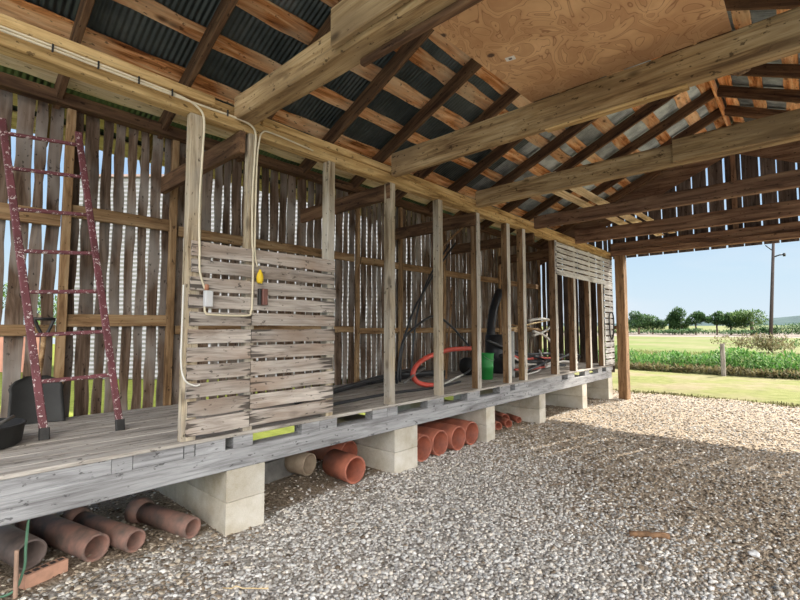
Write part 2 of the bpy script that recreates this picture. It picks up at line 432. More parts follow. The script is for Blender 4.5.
def timber(name, p0, p1, Wd, T, material, parent=None, roll=0.0, n=None, wave=0.003, jit=.0025, ch=.006, seed=0):
    """a squared timber from p0 to p1 (centre line); width lies across, thickness upright (before roll)"""
    p0, p1 = Vector(p0), Vector(p1); d = p1 - p0; L = d.length
    m = MB(); m.bar(L, Wd, T, n or max(4, int(L / .25)), wave, jit, ch, 'X', (0, 0, 0), seed or rng.randint(1, 10 ** 6))
    o = m.build(name, material, parent)
    x = d.normalized()
    z = Vector((0, 0, 1)) if abs(x.z) < .95 else Vector((0, 1, 0))
    y = z.cross(x).normalized(); z = x.cross(y)
    M = Matrix((x, y, z)).transposed().to_4x4()
    M = M @ Matrix.Rotation(roll, 4, 'X')
    M.translation = p0
    o.matrix_basis = M
    return o
def pose(o, parent, M):
    """parent o and give it the world matrix M (parent may be unevaluated)"""
    o.parent = parent; o.matrix_parent_inverse = Matrix.Identity(4)
    o.matrix_basis = parent.matrix_basis.inverted() @ M
def timber_in(parent, name, p0, p1, Wd, T, material, **k):
    o = timber(name, p0, p1, Wd, T, material, **k); pose(o, parent, o.matrix_basis.copy()); return o
ORD = ['first', 'second', 'third', 'fourth', 'fifth', 'sixth', 'seventh', 'eighth', 'ninth', 'tenth', 'eleventh', 'twelfth', 'thirteenth', 'fourteenth', 'fifteenth']

# ------------------------------------------------------------------ ground
def sheet(name, x0, x1, y0, y1, nx, ny, zf, material, label, cat):
    v = [(x0 + (x1 - x0) * i / nx, y0 + (y1 - y0) * j / ny, 0) for j in range(ny + 1) for i in range(nx + 1)]
    v = [(x, y, zf(x, y)) for x, y, _ in v]
    f = [(j * (nx + 1) + i, j * (nx + 1) + i + 1, (j + 1) * (nx + 1) + i + 1, (j + 1) * (nx + 1) + i) for j in range(ny) for i in range(nx)]
    m = MB(); m.add(v, f); o = m.build(name, material, smooth=True)
    tag(o, label, cat, kind='structure'); return o
def gz(x, y):
    return .012 * math.sin(x * 1.7 + .6 * y) * math.cos(y * 1.3 - .4 * x) + .006 * math.sin(4.1 * x + 2.3 * y)
sheet('floor', -2.15, 9, -5, 13.1, 112, 180, gz, W['gravel'], 'grey gravel ground of the open barn bay', 'ground')
def lawn_z(x, y): return -.05 + .02 * math.sin(x * .6 + y * .8)
sheet('lawn', -60, 60, 12.6, 20.9, 60, 20, lawn_z, W['lawn'], 'short sunlit lawn strip beyond the gravel', 'lawn')
def field_z(x, y): return -.06 - max(0, (y - 20)) * .0
sheet('field', -400, 300, 20.5, 119, 30, 20, field_z, W['field'], 'green rough meadow behind the weeds', 'field')
sheet('stubble_field', -700, 500, 118, 230, 10, 10, lambda x, y: -.05 + (y - 118) * .0045, W['stubble'], 'pale ploughed field in front of the far hedge', 'field')
sheet('far_field', -1200, 900, 229, 700, 10, 10, lambda x, y: .49 + (y - 229) * .012, W['field'], 'far green field behind the hedge row', 'field')
sheet('side_yard', -60, -2.1, -20, 12.7, 200, 20, lambda x, y: -.02 - .40 * min(1, max(0, (-2.3 - x) / 1.3)) * min(1, max(0, (x + 11) / 4)), W['sideyard'], 'bright green grass behind the crib back wall', 'lawn')

# hills on the horizon
v = []; f = []; nx = 120
for i in range(nx + 1):
    x = -1600 + 3000 * i / nx
    h = 12 + 4 * math.sin(x * .006 + 1) + 2.5 * math.sin(x * .017) + 2.5 * math.sin(x * .06) + 1.2 * math.sin(x * .17)
    h += 4 * math.exp(-((x + 20) / 160) ** 2)
    for (yy, hh) in ((640, -2), (700, h * .55), (760, h), (900, h * .8)):
        v.append((x, yy, hh))
for i in range(nx):
    for k_ in range(3):
        a = i * 4 + k_; f.append((a, a + 4, a + 5, a + 1))
m = MB(); m.add(v, f); tag(m.build('hill', W['hill'], smooth=True), 'long wooded hills on the horizon', 'hill', kind='structure')

# gravel stones: real stones, denser close to the camera
def pebbles(name, n, region, size, flat, material, label, cat, dens=None, seed=1, zoff=0.0):
    r = np.random.default_rng(seed)
    base = []
    t = (1 + 5 ** .5) / 2
    ico = np.array([(-1, t, 0), (1, t, 0), (-1, -t, 0), (1, -t, 0), (0, -1, t), (0, 1, t), (0, -1, -t), (0, 1, -t), (t, 0, -1), (t, 0, 1), (-t, 0, -1), (-t, 0, 1)], float)
    ico /= np.linalg.norm(ico[0])
    fc = np.array([(0, 11, 5), (0, 5, 1), (0, 1, 7), (0, 7, 10), (0, 10, 11), (1, 5, 9), (5, 11, 4), (11, 10, 2), (10, 7, 6), (7, 1, 8), (3, 9, 4), (3, 4, 2), (3, 2, 6), (3, 6, 8), (3, 8, 9), (4, 9, 5), (2, 4, 11), (6, 2, 10), (8, 6, 7), (9, 8, 1)])
    P = []
    while sum(len(p) for p in P) < n:
        q = r.uniform((region[0], region[2]), (region[1], region[3]), (n, 2))
        if dens is not None: q = q[r.uniform(0, 1, len(q)) < dens(q[:, 0], q[:, 1])]
        P.append(q)
    P = np.concatenate(P)[:n]
    s = r.uniform(size[0], size[1], n) * r.choice([1, 1, 1, 1.5], n)
    sc = np.stack([s * r.uniform(.7, 1.4, n), s * r.uniform(.7, 1.2, n), s * flat * r.uniform(.7, 1.2, n)], 1)
    V = ico[None] * sc[:, None] * r.uniform(.75, 1.2, (n, 12, 1))
    a = r.uniform(0, 6.28, n); tl = r.uniform(-.5, .5, n)
    ca, sa = np.cos(a)[:, None], np.sin(a)[:, None]; ct, st = np.cos(tl)[:, None], np.sin(tl)[:, None]
    x, y, z = V[..., 0], V[..., 1], V[..., 2]
    y, z = y * ct - z * st, y * st + z * ct
    x, y = x * ca - y * sa, x * sa + y * ca
    gx, gy = P[:, 0], P[:, 1]
    h = .012 * np.sin(gx * 1.7 + .6 * gy) * np.cos(gy * 1.3 - .4 * gx) + .006 * np.sin(4.1 * gx + 2.3 * gy)
    V = np.stack([x + gx[:, None], y + gy[:, None], z + (h + sc[:, 2] * .35 + zoff)[:, None]], -1).reshape(-1, 3)
    F = (fc[None] + (np.arange(n) * 12)[:, None, None]).reshape(-1)
    me = bpy.data.meshes.new(name)
    me.vertices.add(len(V)); me.vertices.foreach_set('co', V.ravel())
    me.loops.add(len(F)); me.loops.foreach_set('vertex_index', F.astype(np.int32))
    nf = len(F) // 3
    me.polygons.add(nf); me.polygons.foreach_set('loop_start', np.arange(0, nf * 3, 3, dtype=np.int32))
    me.update(calc_edges=True); me.validate()
    o = link(name, me, material); tag(o, label, cat, kind='stuff'); return o
def litter_zone(x, y):      # where dry litter and earth cover the gravel
    n = .35 * np.sin(x * 1.9 + .7 * y) * np.sin(y * 1.5 - .6 * x + 1) + .15 * np.sin(5.2 * x + 1.1) * np.sin(4.3 * y)
    far = np.clip((y - 4.4 + (x - 1.2) * .9 + n * 2.2) / 2.0, 0, 1)
    left = np.clip((1.0 - x * 1.1 - np.abs(y - .9) * .35 + n * 1.3) / .6, 0, 1) * (y < 3.4)
    return np.maximum(far, left * .85)
def near(x, y): return np.clip(2.4 / (1.2 + np.hypot(x - 3.5, y)), .12, 1) * np.where(x < -.15, .12, 1) * (1 - .6 * litter_zone(x, y))
pebbles('gravel', 70000, (-1.6, 6.0, .2, 12.9), (.007, .0145), .60, W['stones'], 'loose grey and tan gravel stones covering the bay floor', 'gravel', near, 3)
def lit(x, y): return np.clip(litter_zone(x, y), .03, 1) * np.clip(3.5 / (1.5 + np.hypot(x - 3.5, y)), .2, 1)
pebbles('dry_litter', 26000, (-1.5, 6.0, .3, 12.9), (.006, .019), .25, W['litter'], 'brown straw and husk litter strewn over the gravel', 'litter', lit, 5, .006)

# a few loose scraps on the gravel
def scrap(name, p0, p1, wd, th, mk, label, cat):
    m = MB(); r = random.Random(int(p0[0] * 1000)); a, b = Vector(p0), Vector(p1)
    pts = [a + (b - a) * k / 7 + Vector((r.uniform(-.02, .02), r.uniform(-.02, .02), .016 + r.uniform(0, .008))) for k in range(8)]
    m.tube(pts, wd, 7); v = [(x, y, gz(x, y) + (z - .0) * th) for x, y, z in m.v]; m.v = v
    tag(m.build(name, mk, smooth=True), label, cat)
scrap('bark_strip', (2.42, 4.0, 0), (2.65, 4.15, 0), .026, .9, plain('brown_bark', (.30, .17, .09), .9, 0, .3, 20), 'ragged brown bark strip lying on the gravel', 'bark')
scrap('twig', (1.45, 4.67, 0), (1.57, 4.87, 0), .007, 1.0, W['bark'], 'dark twig lying on the gravel in front of the large red pipes', 'twig')
scrap('straw', (.72, 1.45, 0), (.96, 1.63, 0), .004, 1.0, W['loft'], 'pale straw stalk lying on the gravel at the bottom', 'straw')
bm = bmesh.new(); bmesh.ops.create_icosphere(bm, subdivisions=2, radius=.035)
for q in bm.verts: q.co *= 1 + .2 * math.sin(q.co.x * 90 + q.co.y * 70); q.co.z *= .6
me = bpy.data.meshes.new('stone'); bm.to_mesh(me); bm.free()
tag(link('stone', me, plain('white_stone', (.85, .84, .83), .8), loc=(3.186, 4.25, .025)), 'small white stone lying alone among the brown litter', 'stone')

# ------------------------------------------------------------------ crib: deck, sill, piers
DZ = .805
deck = MB()
xs = np.linspace(-1.84, .012, 13)
for i in range(12):
    wdt = xs[i + 1] - xs[i] - .006
    y = -1.2; r = random.Random(100 + i)
    while y < 11.7:
        L = min(r.uniform(3, 5), 11.72 - y)
        if L < .6: L = 11.72 - y
        deck.bar(L - .006, wdt, .03, max(4, int(L * 4)), .0025, .002, .004, 'Y', ((xs[i] + xs[i + 1]) / 2, y, DZ - .015 + r.uniform(-.003, .001)), 200 + i * 7 + int(y * 3))
        y += L
        if y > 11.7: break
deck_o = tag(deck.build('deck', W['deck']), 'raised grey plank floor of the corn crib', 'deck', kind='structure')
fills = [(-1.2, .99), (.995, 1.12), (1.125, 1.468), (1.475, 1.55), (1.56, 1.80), (1.87, 2.044), (2.548, 2.755), (2.76, 2.97), (3.476, 3.70), (3.705, 3.87), (4.43, 4.761),
         (5.314, 5.633), (6.198, 6.524), (6.687, 7.13), (7.14, 8.539), (8.83, 9.18), (9.752, 10.01), (10.57, 10.83), (11.10, 11.6)]
for i, (a, b) in enumerate(fills):
    m = MB(); full = (b - a) < .2
    if full: m.bar(1.8, b - a, .099, 8, .001, .001, .005, 'X', (-1.801, (a + b) / 2, .7245), 400 + i)
    else: m.bar(b - a, .12, .099, 8, .001, .001, .004, 'Y', (-.062, a, .7245), 400 + i)
    m.build('joist', W['block'], deck_o)
tag(timber('sill_beam', (-.075, -1.2, .5895), (-.075, 11.5, .5895), .15, .170, W['sill'], wave=.003, jit=.002, ch=.008, n=50), 'long grey front sill beam under the crib deck', 'beam')
tag(timber('sill_beam', (-1.78, -1.2, .5895), (-1.78, 11.5, .5895), .12, .170, W['sill'], n=30), 'rear sill beam at the back edge under the crib deck', 'beam')

PIER = [(1.82, 2.17), (3.83, 4.235), (5.81, 6.05), (7.57, 7.81), (9.60, 9.855), (11.256, 11.547)]
for i, (a, b) in enumerate(PIER):
    t = empty('concrete_pier', (-.93, (a + b) / 2, 0))
    tag(t, ['concrete block pier nearest the camera, beside the clay drain tiles', 'concrete block pier between the wide-mouthed red pipe and the four large pipes',
            'slim concrete pier right of the four large red pipes', 'concrete pier right of the heap of small clay pipes',
            'second concrete pier from the far end, in the sun', 'last concrete pier at the far corner post'][i], 'pier', 'concrete piers carrying the crib')
    for lev, (z0, z1) in enumerate(((-.03, .245), (.249, .503))):
        cuts = [-1.85, -1.42 + lev * .2, -.98 + lev * .2, -.54 + lev * .15, -.004 + lev * .0]
        for q in range(4):
            m = MB(); L = cuts[q + 1] - cuts[q] - .004
            m.bar(L, b - a, z1 - z0, 4, 0, .0015, .006, 'X', (cuts[q], (a + b) / 2, (z0 + z1) / 2), i * 50 + lev * 9 + q)
            o = m.build('concrete_block', W['concrete'], t); o.location = -t.location

# ------------------------------------------------------------------ crib back wall and end walls
def board_wall(m, axis, fixed, a0, a1, pitch, gap, z0, ztop, th=.022, wave=.010, seed=1, skip=(), jw=.25):
    r = random.Random(seed); a = a0; i = 0
    while a < a1:
        wd = pitch * r.uniform(1 - jw, 1 + jw) - gap
        wd = min(wd, a1 - a)
        if wd > .03 and i not in skip:
            zt = ztop(a + wd / 2) if callable(ztop) else ztop
            zb = z0(a) if callable(z0) else z0
            k = len(m.v)
            m.bar(zt - zb, wd, th, 16 if wave else 3, wave, .0015, .003, 'Z', (0, 0, zb), seed * 1000 + i, freq=2.6)
            for q in range(k, len(m.v)):
                x, y, z = m.v[q]
                m.v[q] = (fixed + y, a + wd / 2 + x, z) if axis == 'Y' else (a + wd / 2 + x, fixed + y, z)
        a += wd + gap * r.uniform(.55, 1.35); i += 1
XB = -1.90
m = MB()
board_wall(m, 'Y', XB, -.9, .40, .15, .05, .55, 3.93, seed=11)
board_wall(m, 'Y', XB, .47, 11.75, .146, .029, .55, 3.93, seed=12, wave=.011)
wall_left = tag(m.build('wall_left', W['wall']), 'back wall of the crib: gapped upright boards with live edges', 'wall', kind='structure')
for (y0, y1, zc, hh) in [(-.9, .98, 2.73, .15), (1.07, 1.99, 2.84, .13), (2.09, 4.84, 2.80, .12), (4.98, 7.2, 2.79, .12), (7.3, 9.4, 2.79, .12), (9.5, 11.7, 2.79, .12),
                         (-.9, .98, 1.64, .105), (1.07, 1.99, 1.745, .125), (2.09, 4.84, 1.65, .10), (4.98, 7.2, 1.63, .10), (7.3, 9.4, 1.63, .10), (9.5, 11.7, 1.63, .10)]:
    timber('girt', (XB + .042, y0, zc), (XB + .042, y1, zc + .01), .05, hh, W['girt'], wall_left, wave=.006)
for y in (1.025, 2.03, 3.02, 4.91, 5.95, 7.25, 8.35, 9.45, 10.5, 11.6):
    timber('stud', (XB + .06, y, DZ), (XB + .06, y, 3.86), .06, .075, W['girt'], wall_left, wave=.004)
timber('wall_plate', (XB + .08, -1.2, 3.93), (XB + .08, 11.75, 3.93), .12, .12, W['rafter'], wall_left, wave=.004)

# far end: crib end wall and the gable boards
SL = .459
def roof_z(x, off): return 5.86 + off - SL * abs(x - 2.5)       # off measured at the rafter undersides
YG = 11.80
m = MB()
board_wall(m, 'X', YG, -1.85, -.02, .15, .025, .6, lambda a: roof_z(a, .12), seed=21, wave=.004)
wall_far = tag(m.build('wall_far', W['gable']), 'dark gapped upright boards closing the far end of the crib', 'wall', kind='structure')
m = MB()
board_wall(m, 'X', YG, .02, 5.0, .285, .028, 3.40, lambda a: roof_z(a, .12), seed=22, wave=.0, jw=.12)
wall_gable = tag(m.build('wall_gable', W['gable']), 'dark gapped upright boards of the far gable above the opening', 'wall', kind='structure')
timber('stud', (2.51, YG - .07, 3.77), (2.51, YG - .07, 5.75), .09, .09, W['beamred'], wall_gable)
for sgn in (-1, 1):     # rake boards along the gable slope
    m = MB(); x0, x1 = 2.5, 2.5 + sgn * 4.4
    zz = lambda x, d: 5.43 + d - SL * abs(x - 2.5)
    v = [(x, y, zz(x, d)) for x in (x0, x1) for y in (11.725, 11.765) for d in (0, .58)]
    m.add(v, [(0, 1, 3, 2), (4, 6, 7, 5), (0, 4, 5, 1), (2, 3, 7, 6), (0, 2, 6, 4), (1, 5, 7, 3)])
    m.build('rake_board', W['beamred'], wall_gable)

# ------------------------------------------------------------------ posts
POSTS = [(1.556, .11, .075, 'post'), (2.036, .085, .08, 'post'), (2.919, .09, .10, 'post'), (3.834, .095, .10, 'post'), (4.767, .095, .10, 'post'), (5.687, .10, .11, 'post'),
         (6.591, .10, .11, 'post'), (7.134, .10, .12, 'post'), (8.445, .10, .13, 'post'), (9.354, .10, .13, 'postdark'), (10.222, .10, .11, 'postdark'), (11.043, .10, .11, 'postdark'), (11.60, .10, .10, 'postdark')]
PL = ['post at the near end of the slatted panel, carrying the cream conduit', 'thin post behind the slatted panel with the yellow plug hanging on it', 'post at the right edge of the slatted panel',
      'free-standing pale post just left of the hose tangle', 'pale post in front of the bent red pipe', 'post to the left of the green bucket', 'post to the right of the green bucket',
      'post beside the upright grey tube', 'wide dark post at the left end of the far slatted boards', 'brown post under the far slatted boards, the left one',
      'brown post under the far slatted boards, the middle one', 'brown post at the left edge of the narrow slatted panel', 'end post hidden behind the narrow slatted panel']
for i, (y1, wd, dp, mk) in enumerate(POSTS):
    top = 3.378
    o = timber('post', (-dp / 2, y1 - wd / 2, DZ), (-dp / 2, y1 - wd / 2, top), wd, dp, W[mk], wave=.002, jit=.0015, ch=.007)
    # timber() upright: width axis lies on world X; turn so width is along Y
    o.matrix_basis = Matrix.Translation((-dp / 2, y1 - wd / 2, DZ)) @ Matrix(((0, 0, 1, 0), (0, 1, 0, 0), (-1, 0, 0, 0), (0, 0, 0, 1))).inverted() @ Matrix.Identity(4)
    if i >= 5:      # bay-facing sides painted paler for the light on them, the others kept brown
        o.data.materials.clear(); o.data.materials.append(W['postdark' if i >= 8 else 'girt']); o.data.materials.append(W['postlit'])
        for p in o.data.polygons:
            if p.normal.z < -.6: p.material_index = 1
    tag(o, 'squared wooden ' + PL[i], 'post', 'front posts of the crib')
# far corner post, taller and darker, stands on the ground
o = timber('corner_post', (.225, 11.665, -.02), (.225, 11.665, 3.435), .20, .26, W['postdark'], wave=.004, ch=.012)
t = tag(o, 'thick dark brown post on the ground at the far opening', 'post')
pc = MB(); pc.bar(.36, .05, .09, 4, 0, .001, .004, 'X', (0, 0, 0), 5)
o2 = pc.build('wood_cleat', W['postdark']); pose(o2, o, Matrix.Translation((-.05, 11.80, 1.70)))

# ------------------------------------------------------------------ plate and tie beams
o = timber('plate_beam', (-.065, -1.2, 3.47), (-.065, 11.78, 3.47), .13, .18, W['plate'], wave=.005, jit=.003, ch=.012, n=60)
tag(o, 'long yellowish plate beam over the crib posts', 'beam')
tp = timber_in(o, 'top_plank', (0.018, -1.2, 3.525), (0.018, 1.62, 3.525), .036, .075, W['plate'], n=12)
timber_in(o, 'top_plank', (0.018, 2.06, 3.52), (0.018, 11.72, 3.50), .036, .07, W['plate'], n=30)
BEAM = [(1.80, 1.985, 3.44, 3.64, 'beam'), (3.725, 3.815, 3.44, 3.71, 'beam'), (5.53, 5.62, 3.44, 3.68, 'beam'), (7.41, 7.51, 3.44, 3.655, 'beamred'), (9.30, 9.40, 3.44, 3.69, 'beamred'), (11.60, 11.70, 3.44, 3.76, 'beamred')]
BL = ['thick pale tie beam nearest the camera at the left edge of the plywood', 'broad tie beam crossing the picture under the plywood edge', 'tie beam with a spliced joint, third from the camera',
      'brownish tie beam, fourth from the camera', 'red-brown tie beam, second from the far opening', 'red-brown double tie beam over the far opening']
for i, (y0, y1, z0, z1, mk) in enumerate(BEAM):
    o = timber('tie_beam', (.03, (y0 + y1) / 2, (z0 + z1) / 2), (6.95, (y0 + y1) / 2, (z0 + z1) / 2), y1 - y0, z1 - z0, W[mk], wave=.006, jit=.004, ch=.012, n=30)
    tag(o, BL[i], 'beam', 'tie beams across the bay')
    def part(name, p0, p1, a, b, mk2):
        timber_in(o, name, p0, p1, a, b, W[mk2])
    if i == 0:
        part('splice_plank', (1.36, 1.775, 3.60), (4.2, 1.775, 3.60), .045, .26, 'beam')
        part('splice_plank', (1.45, 1.95, 3.415), (4.2, 1.95, 3.415), .05, .045, 'rafter')
    if i == 1: part('splice_plank', (1.9, 3.77, 3.429), (2.98, 3.77, 3.429), .088, .018, 'plate')
    if i == 2: part('splice_plank', (2.55, 5.505, 3.58), (6.0, 5.505, 3.58), .045, .25, 'beam')
    if i == 5: part('splice_plank', (.04, 11.565, 3.50), (6.5, 11.565, 3.50), .05, .13, 'beamred')
for i, y in enumerate((1.89, 3.77, 5.575, 7.46, 9.35)):
    o = timber('crib_tie', (-1.78, y, 3.28), (-.002, y, 3.28), .055, .19, W['rafter'], wave=.004)
    tag(o, 'dark tie across the crib under the plate, ' + ORD[i] + ' from the near end', 'beam', 'short ties inside the crib')

# ------------------------------------------------------------------ roof
RY = [.93, 1.895, 2.86, 3.82, 4.785, 5.77, 6.748, 7.70, 8.71, 9.68, 10.65, 11.60]
ang = math.atan(SL); RD = .185
def slope_timber(name, y, x0, x1, off_mid, wd, dp, mk):
    return timber(name, (x0, y, roof_z(x0, off_mid)), (x1, y, roof_z(x1, off_mid)), wd, dp, W[mk], wave=.003, jit=.002, n=14)
vd = RD / math.cos(ang)
for i, y in enumerate(RY):
    o = slope_timber('rafter', y - .022, -2.45, 2.478, vd / 2, .055, RD, 'rafter')
    tag(o, 'dark rafter of the left roof slope, ' + ORD[i] + ' from the near end', 'rafter', 'left slope rafters')
for i, y in enumerate(RY):
    if y < 5.5: continue
    o = slope_timber('rafter', y - .022, 2.522, 7.4, vd / 2, .055, RD, 'rafter')
    tag(o, 'dark rafter of the right roof slope, ' + ORD[len(RY) - 1 - i] + ' from the far gable', 'rafter', 'right slope rafters')
o = timber('ridge_board', (2.5, -1.2, 5.95), (2.5, 11.75, 5.95), .04, .22, W['roofboard'], n=30)
tag(o, 'orange ridge board running along the roof peak', 'beam')
# sheathing boards across the rafters
xb = [-2.43, -2.12, -1.76, -1.27, -.77, -.28, .15, .45, .96, 1.50, 2.02, 2.36]
nb = 0
breaks = [[2.86, 6.75], [3.82, 8.71], [1.895, 5.77], [4.785, 9.68]]
for i, xc in enumerate(xb):
    cuts = [-1.2] + breaks[i % 4] + [11.76]
    for q in range(3):
        za = roof_z(xc, vd + .016)
        wdt = [.24, .26, .19, .20, .17, .21, .20, .19, .24, .22, .22, .2][i]
        o = timber('roof_board', (xc, cuts[q] + .004, za), (xc, cuts[q + 1] - .004, za), wdt, .024, W['roofboard'] if i > 2 else W['loft'], wave=.012, jit=.004, n=int((cuts[q + 1] - cuts[q]) * 5))  # eave rows in pale wood, outside light on them put into the colour
        o.matrix_basis = o.matrix_basis @ Matrix.Rotation(-ang, 4, 'X')
        tag(o, 'rough orange sheathing board on the left roof slope, row %s from the eave, %s length' % (ORD[i], ['near', 'middle', 'far'][q]), 'board', 'left slope roof boards')
xr = [2.66, 3.07, 3.52, 3.98, 4.45]
for i, xc in enumerate(xr):
    za = roof_z(xc, vd + .016)
    o = timber('roof_board', (xc, 4.0, za), (xc, 11.76, za), .20, .024, W['roofboard'], wave=.010, jit=.004, n=36)
    o.matrix_basis = o.matrix_basis @ Matrix.Rotation(ang, 4, 'X')
    tag(o, 'rough orange sheathing board on the right roof slope, row %s down from the ridge' % ORD[i], 'board', 'right slope roof boards')
# corrugated sheets; corrugations run down the slope
def corrugated(x0, x1, y0, y1, pitch=.055, amp=.008, off=.0):
    n = int((y1 - y0) / pitch * 6); v = []; f = []
    for j in range(n + 1):
        y = y0 + (y1 - y0) * j / n
        dz = amp * math.sin(2 * math.pi * (y - y0) / pitch)
        for x in (x0, x1):
            v.append((x, y, roof_z(x, off) + dz)); 
        for x in (x0, x1):
            v.append((x, y, roof_z(x, off) + dz + .003))
    for j in range(n):
        a = j * 4; b = a + 4
        f += [(a, a + 1, b + 1, b), (a + 2, b + 2, b + 3, a + 3)]
    return v, f
m = MB()
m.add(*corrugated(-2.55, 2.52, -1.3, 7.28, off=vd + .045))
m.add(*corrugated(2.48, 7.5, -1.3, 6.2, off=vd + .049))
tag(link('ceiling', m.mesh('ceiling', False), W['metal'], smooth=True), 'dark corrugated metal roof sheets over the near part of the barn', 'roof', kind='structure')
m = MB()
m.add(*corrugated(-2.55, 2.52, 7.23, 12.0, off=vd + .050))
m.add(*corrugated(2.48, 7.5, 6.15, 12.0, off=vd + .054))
tag(link('ceiling', m.mesh('ceiling', False), W['metalbright'], smooth=True), 'silver corrugated metal roof sheets over the far part of the barn', 'roof', kind='structure')

# plywood sheet lying on the first two tie beams
m = MB(); m.box((-.735, -.94, 0), (.735, .94, .018))
o = m.build('plywood_sheet', W['ply'])
dz = (3.712 - 3.645)
o.matrix_basis = Matrix.Translation((2.515, 2.80, 3.69)) @ Matrix.Rotation(math.atan2(dz, 1.83), 4, 'X')
o.location.z = 3.645 + dz * .5 + .004
tag(o, 'knotty plywood sheet lying across the first two tie beams', 'plywood')
m = MB(); m.box((-.035, -.025, -.003), (.035, .025, 0)); st = m.build('sticker', W['white'], o); st.location = (-.53, .16, 0); st.rotation_euler = (0, 0, .2)
tag(st, 'small white printed sticker')
m = MB(); m.box((-.012, -.012, -.0012), (.012, .012, 0)); st2 = m.build('sticker_mark', W['greymetal'], st); st2.location = (0, 0, -.003)
for i, (x, y0, y1, wd) in enumerate([(.83, 5.62, 9.9, .17), (1.10, 5.66, 11.4, .17), (1.32, 8.2, 11.5, .12)]):
    o = timber('loft_plank', (x, y0, 3.715 + .0), (x + .06, y1, 3.715 + .06), wd, .022, W['loft'])
    o.location.z = 3.72 + [.0, .0, .04][i]
    tag(o, ['pale loose plank laid on the tie beams, nearest the crib', 'pale loose plank laid on the tie beams, the longest one', 'short pale plank laid on the last two tie beams'][i], 'plank', 'loose planks on the tie beams')
# mud nest on a right-slope rafter
bm = bmesh.new(); bmesh.ops.create_icosphere(bm, subdivisions=3, radius=.09)
for q in bm.verts: q.co *= 1 + .18 * math.sin(q.co.x * 60) * math.cos(q.co.z * 50 + q.co.y * 40); q.co.y *= .5; q.co.x *= 1.3
me = bpy.data.meshes.new('mud_nest'); bm.to_mesh(me); bm.free()
o = link('mud_nest', me, W['nest'], loc=(2.95, 8.62, roof_z(2.95, .07)), smooth=True)
tag(o, 'lumpy brown mud nest stuck on a right slope rafter', 'nest')

# ------------------------------------------------------------------ slatted panels
def slat(parent, y0, y1, z0, z1, x=.013, th=.022, seed=0, mk='slat'):
    m = MB(); m.bar(y1 - y0, z1 - z0, th, max(4, int((y1 - y0) / .12)), .0035, .002, .003, 'X', (0, 0, 0), seed)
    o = m.build('slat', W[mk], parent)
    o.location = Vector((x, y0, (z0 + z1) / 2)) - parent.location
    o.rotation_euler = (R(90), 0, R(90))
    return o
t = empty('slatted_panel', (0, 2.2, .82)); tag(t, 'weathered grey slatted panel nailed over the first three posts', 'slatted panel')
for i in range(11):
    z1 = 2.352 - i * .1387; h = [.115, .108, .112, .112, .112, .113, .113, .114, .116, .118, .126][i]
    dy = rng.uniform(-.02, .02)
    if i < 4: slat(t, 1.475 + rng.uniform(-.01, .01), 2.90 + dy, z1 - h, z1 - i * .001, seed=600 + i)
    else:
        slat(t, 1.475 + rng.uniform(-.01, .01), 1.992, z1 - h, z1, seed=600 + i)
        slat(t, 1.998, 2.90 + dy, z1 - h + rng.uniform(-.004, .004), z1, seed=620 + i)
t = empty('slatted_panel', (0, 10, 2.75)); tag(t, 'pale slatted boards under the plate above the far brown posts', 'slatted panel')
for i in range(6):
    z1 = 3.345 - i * .105
    slat(t, 8.36, 11.68, z1 - (.078 if i < 5 else .11), z1, seed=640 + i, mk='slatlit')
t = empty('slatted_panel', (0, 11.4, .8)); tag(t, 'narrow slatted panel from deck upward at the far end of the crib', 'slatted panel')
for i in range(14):
    z1 = 2.735 - i * .1385
    slat(t, 11.045, 11.68, z1 - .108, z1, seed=660 + i, mk='slatlit')

# ------------------------------------------------------------------ conduits and boxes
def tube_obj(name, pts, rad, material, label=None, cat=None, parent=None, sub=8, n=8, ring=0.0, group=None):
    m = MB(); m.tube(smooth_path(pts, sub), rad, n, True, ring)
    o = m.build(name, material, parent, smooth=True)
    if label: tag(o, label, cat, group)
    return o
XC = .034
o = tube_obj('conduit', [(.047, -1.2, 3.462), (.047, .3, 3.470), (.047, 1.0, 3.462), (.046, 1.33, 3.452), (.046, 1.47, 3.42), (.045, 1.53, 3.34), (.030, 1.535, 3.1), (.012, 1.53, 2.75), (.014, 1.53, 2.5), (.034, 1.53, 2.3), (.038, 1.535, 2.12), (.038, 1.57, 2.0), (.042, 1.585, 1.97)], .0085, W['conduit'],
             'cream conduit along the plate and down the first post to the grey box', 'conduit')
o = tube_obj('conduit', [(.051, -1.2, 3.442), (.050, .3, 3.448), (.048, 1.1, 3.440), (.045, 1.45, 3.44), (.045, 1.75, 3.445), (.045, 1.93, 3.43), (.044, 1.985, 3.36), (.030, 1.99, 3.2), (.012, 1.985, 2.8), (.016, 1.99, 2.42), (.036, 1.99, 2.3), (.037, 1.99, 1.9), (.037, 1.98, 1.81), (.037, 1.94, 1.775), (.037, 1.64, 1.775), (.037, 1.59, 1.79), (.037, 1.58, 1.84)], .0085, W['conduit'],
             'cream conduit along the plate, down the thin post and looping to the box', 'conduit')
for y in (.55, .80, 1.05, 1.28, 1.72):
    q = MB(); q.box((-.006, -.005, -.026), (.006, .005, .026)); k_ = q.build('clip', W['iron'], o); k_.location = (.058, y, 3.452)
o = tube_obj('conduit', [(.046, 2.6, 3.40), (.045, 2.15, 3.425), (.045, 2.05, 3.40), (.044, 2.02, 3.3), (.024, 2.015, 3.1), (.016, 2.015, 2.5), (.036, 2.01, 2.3), (.04, 2.03, 2.2)], .007, W['conduit'],
             'short cream cable dropping from the plate to the yellow plug', 'cable')
o = tube_obj('conduit', [(.012, 1.425, 2.0), (.014, 1.422, 1.6), (.018, 1.424, 1.38), (.036, 1.45, 1.27), (.04, 1.52, 1.225), (.04, 1.56, 1.23)], .006, W['white'],
             'white cable curling round the near edge of the slatted panel', 'cable')
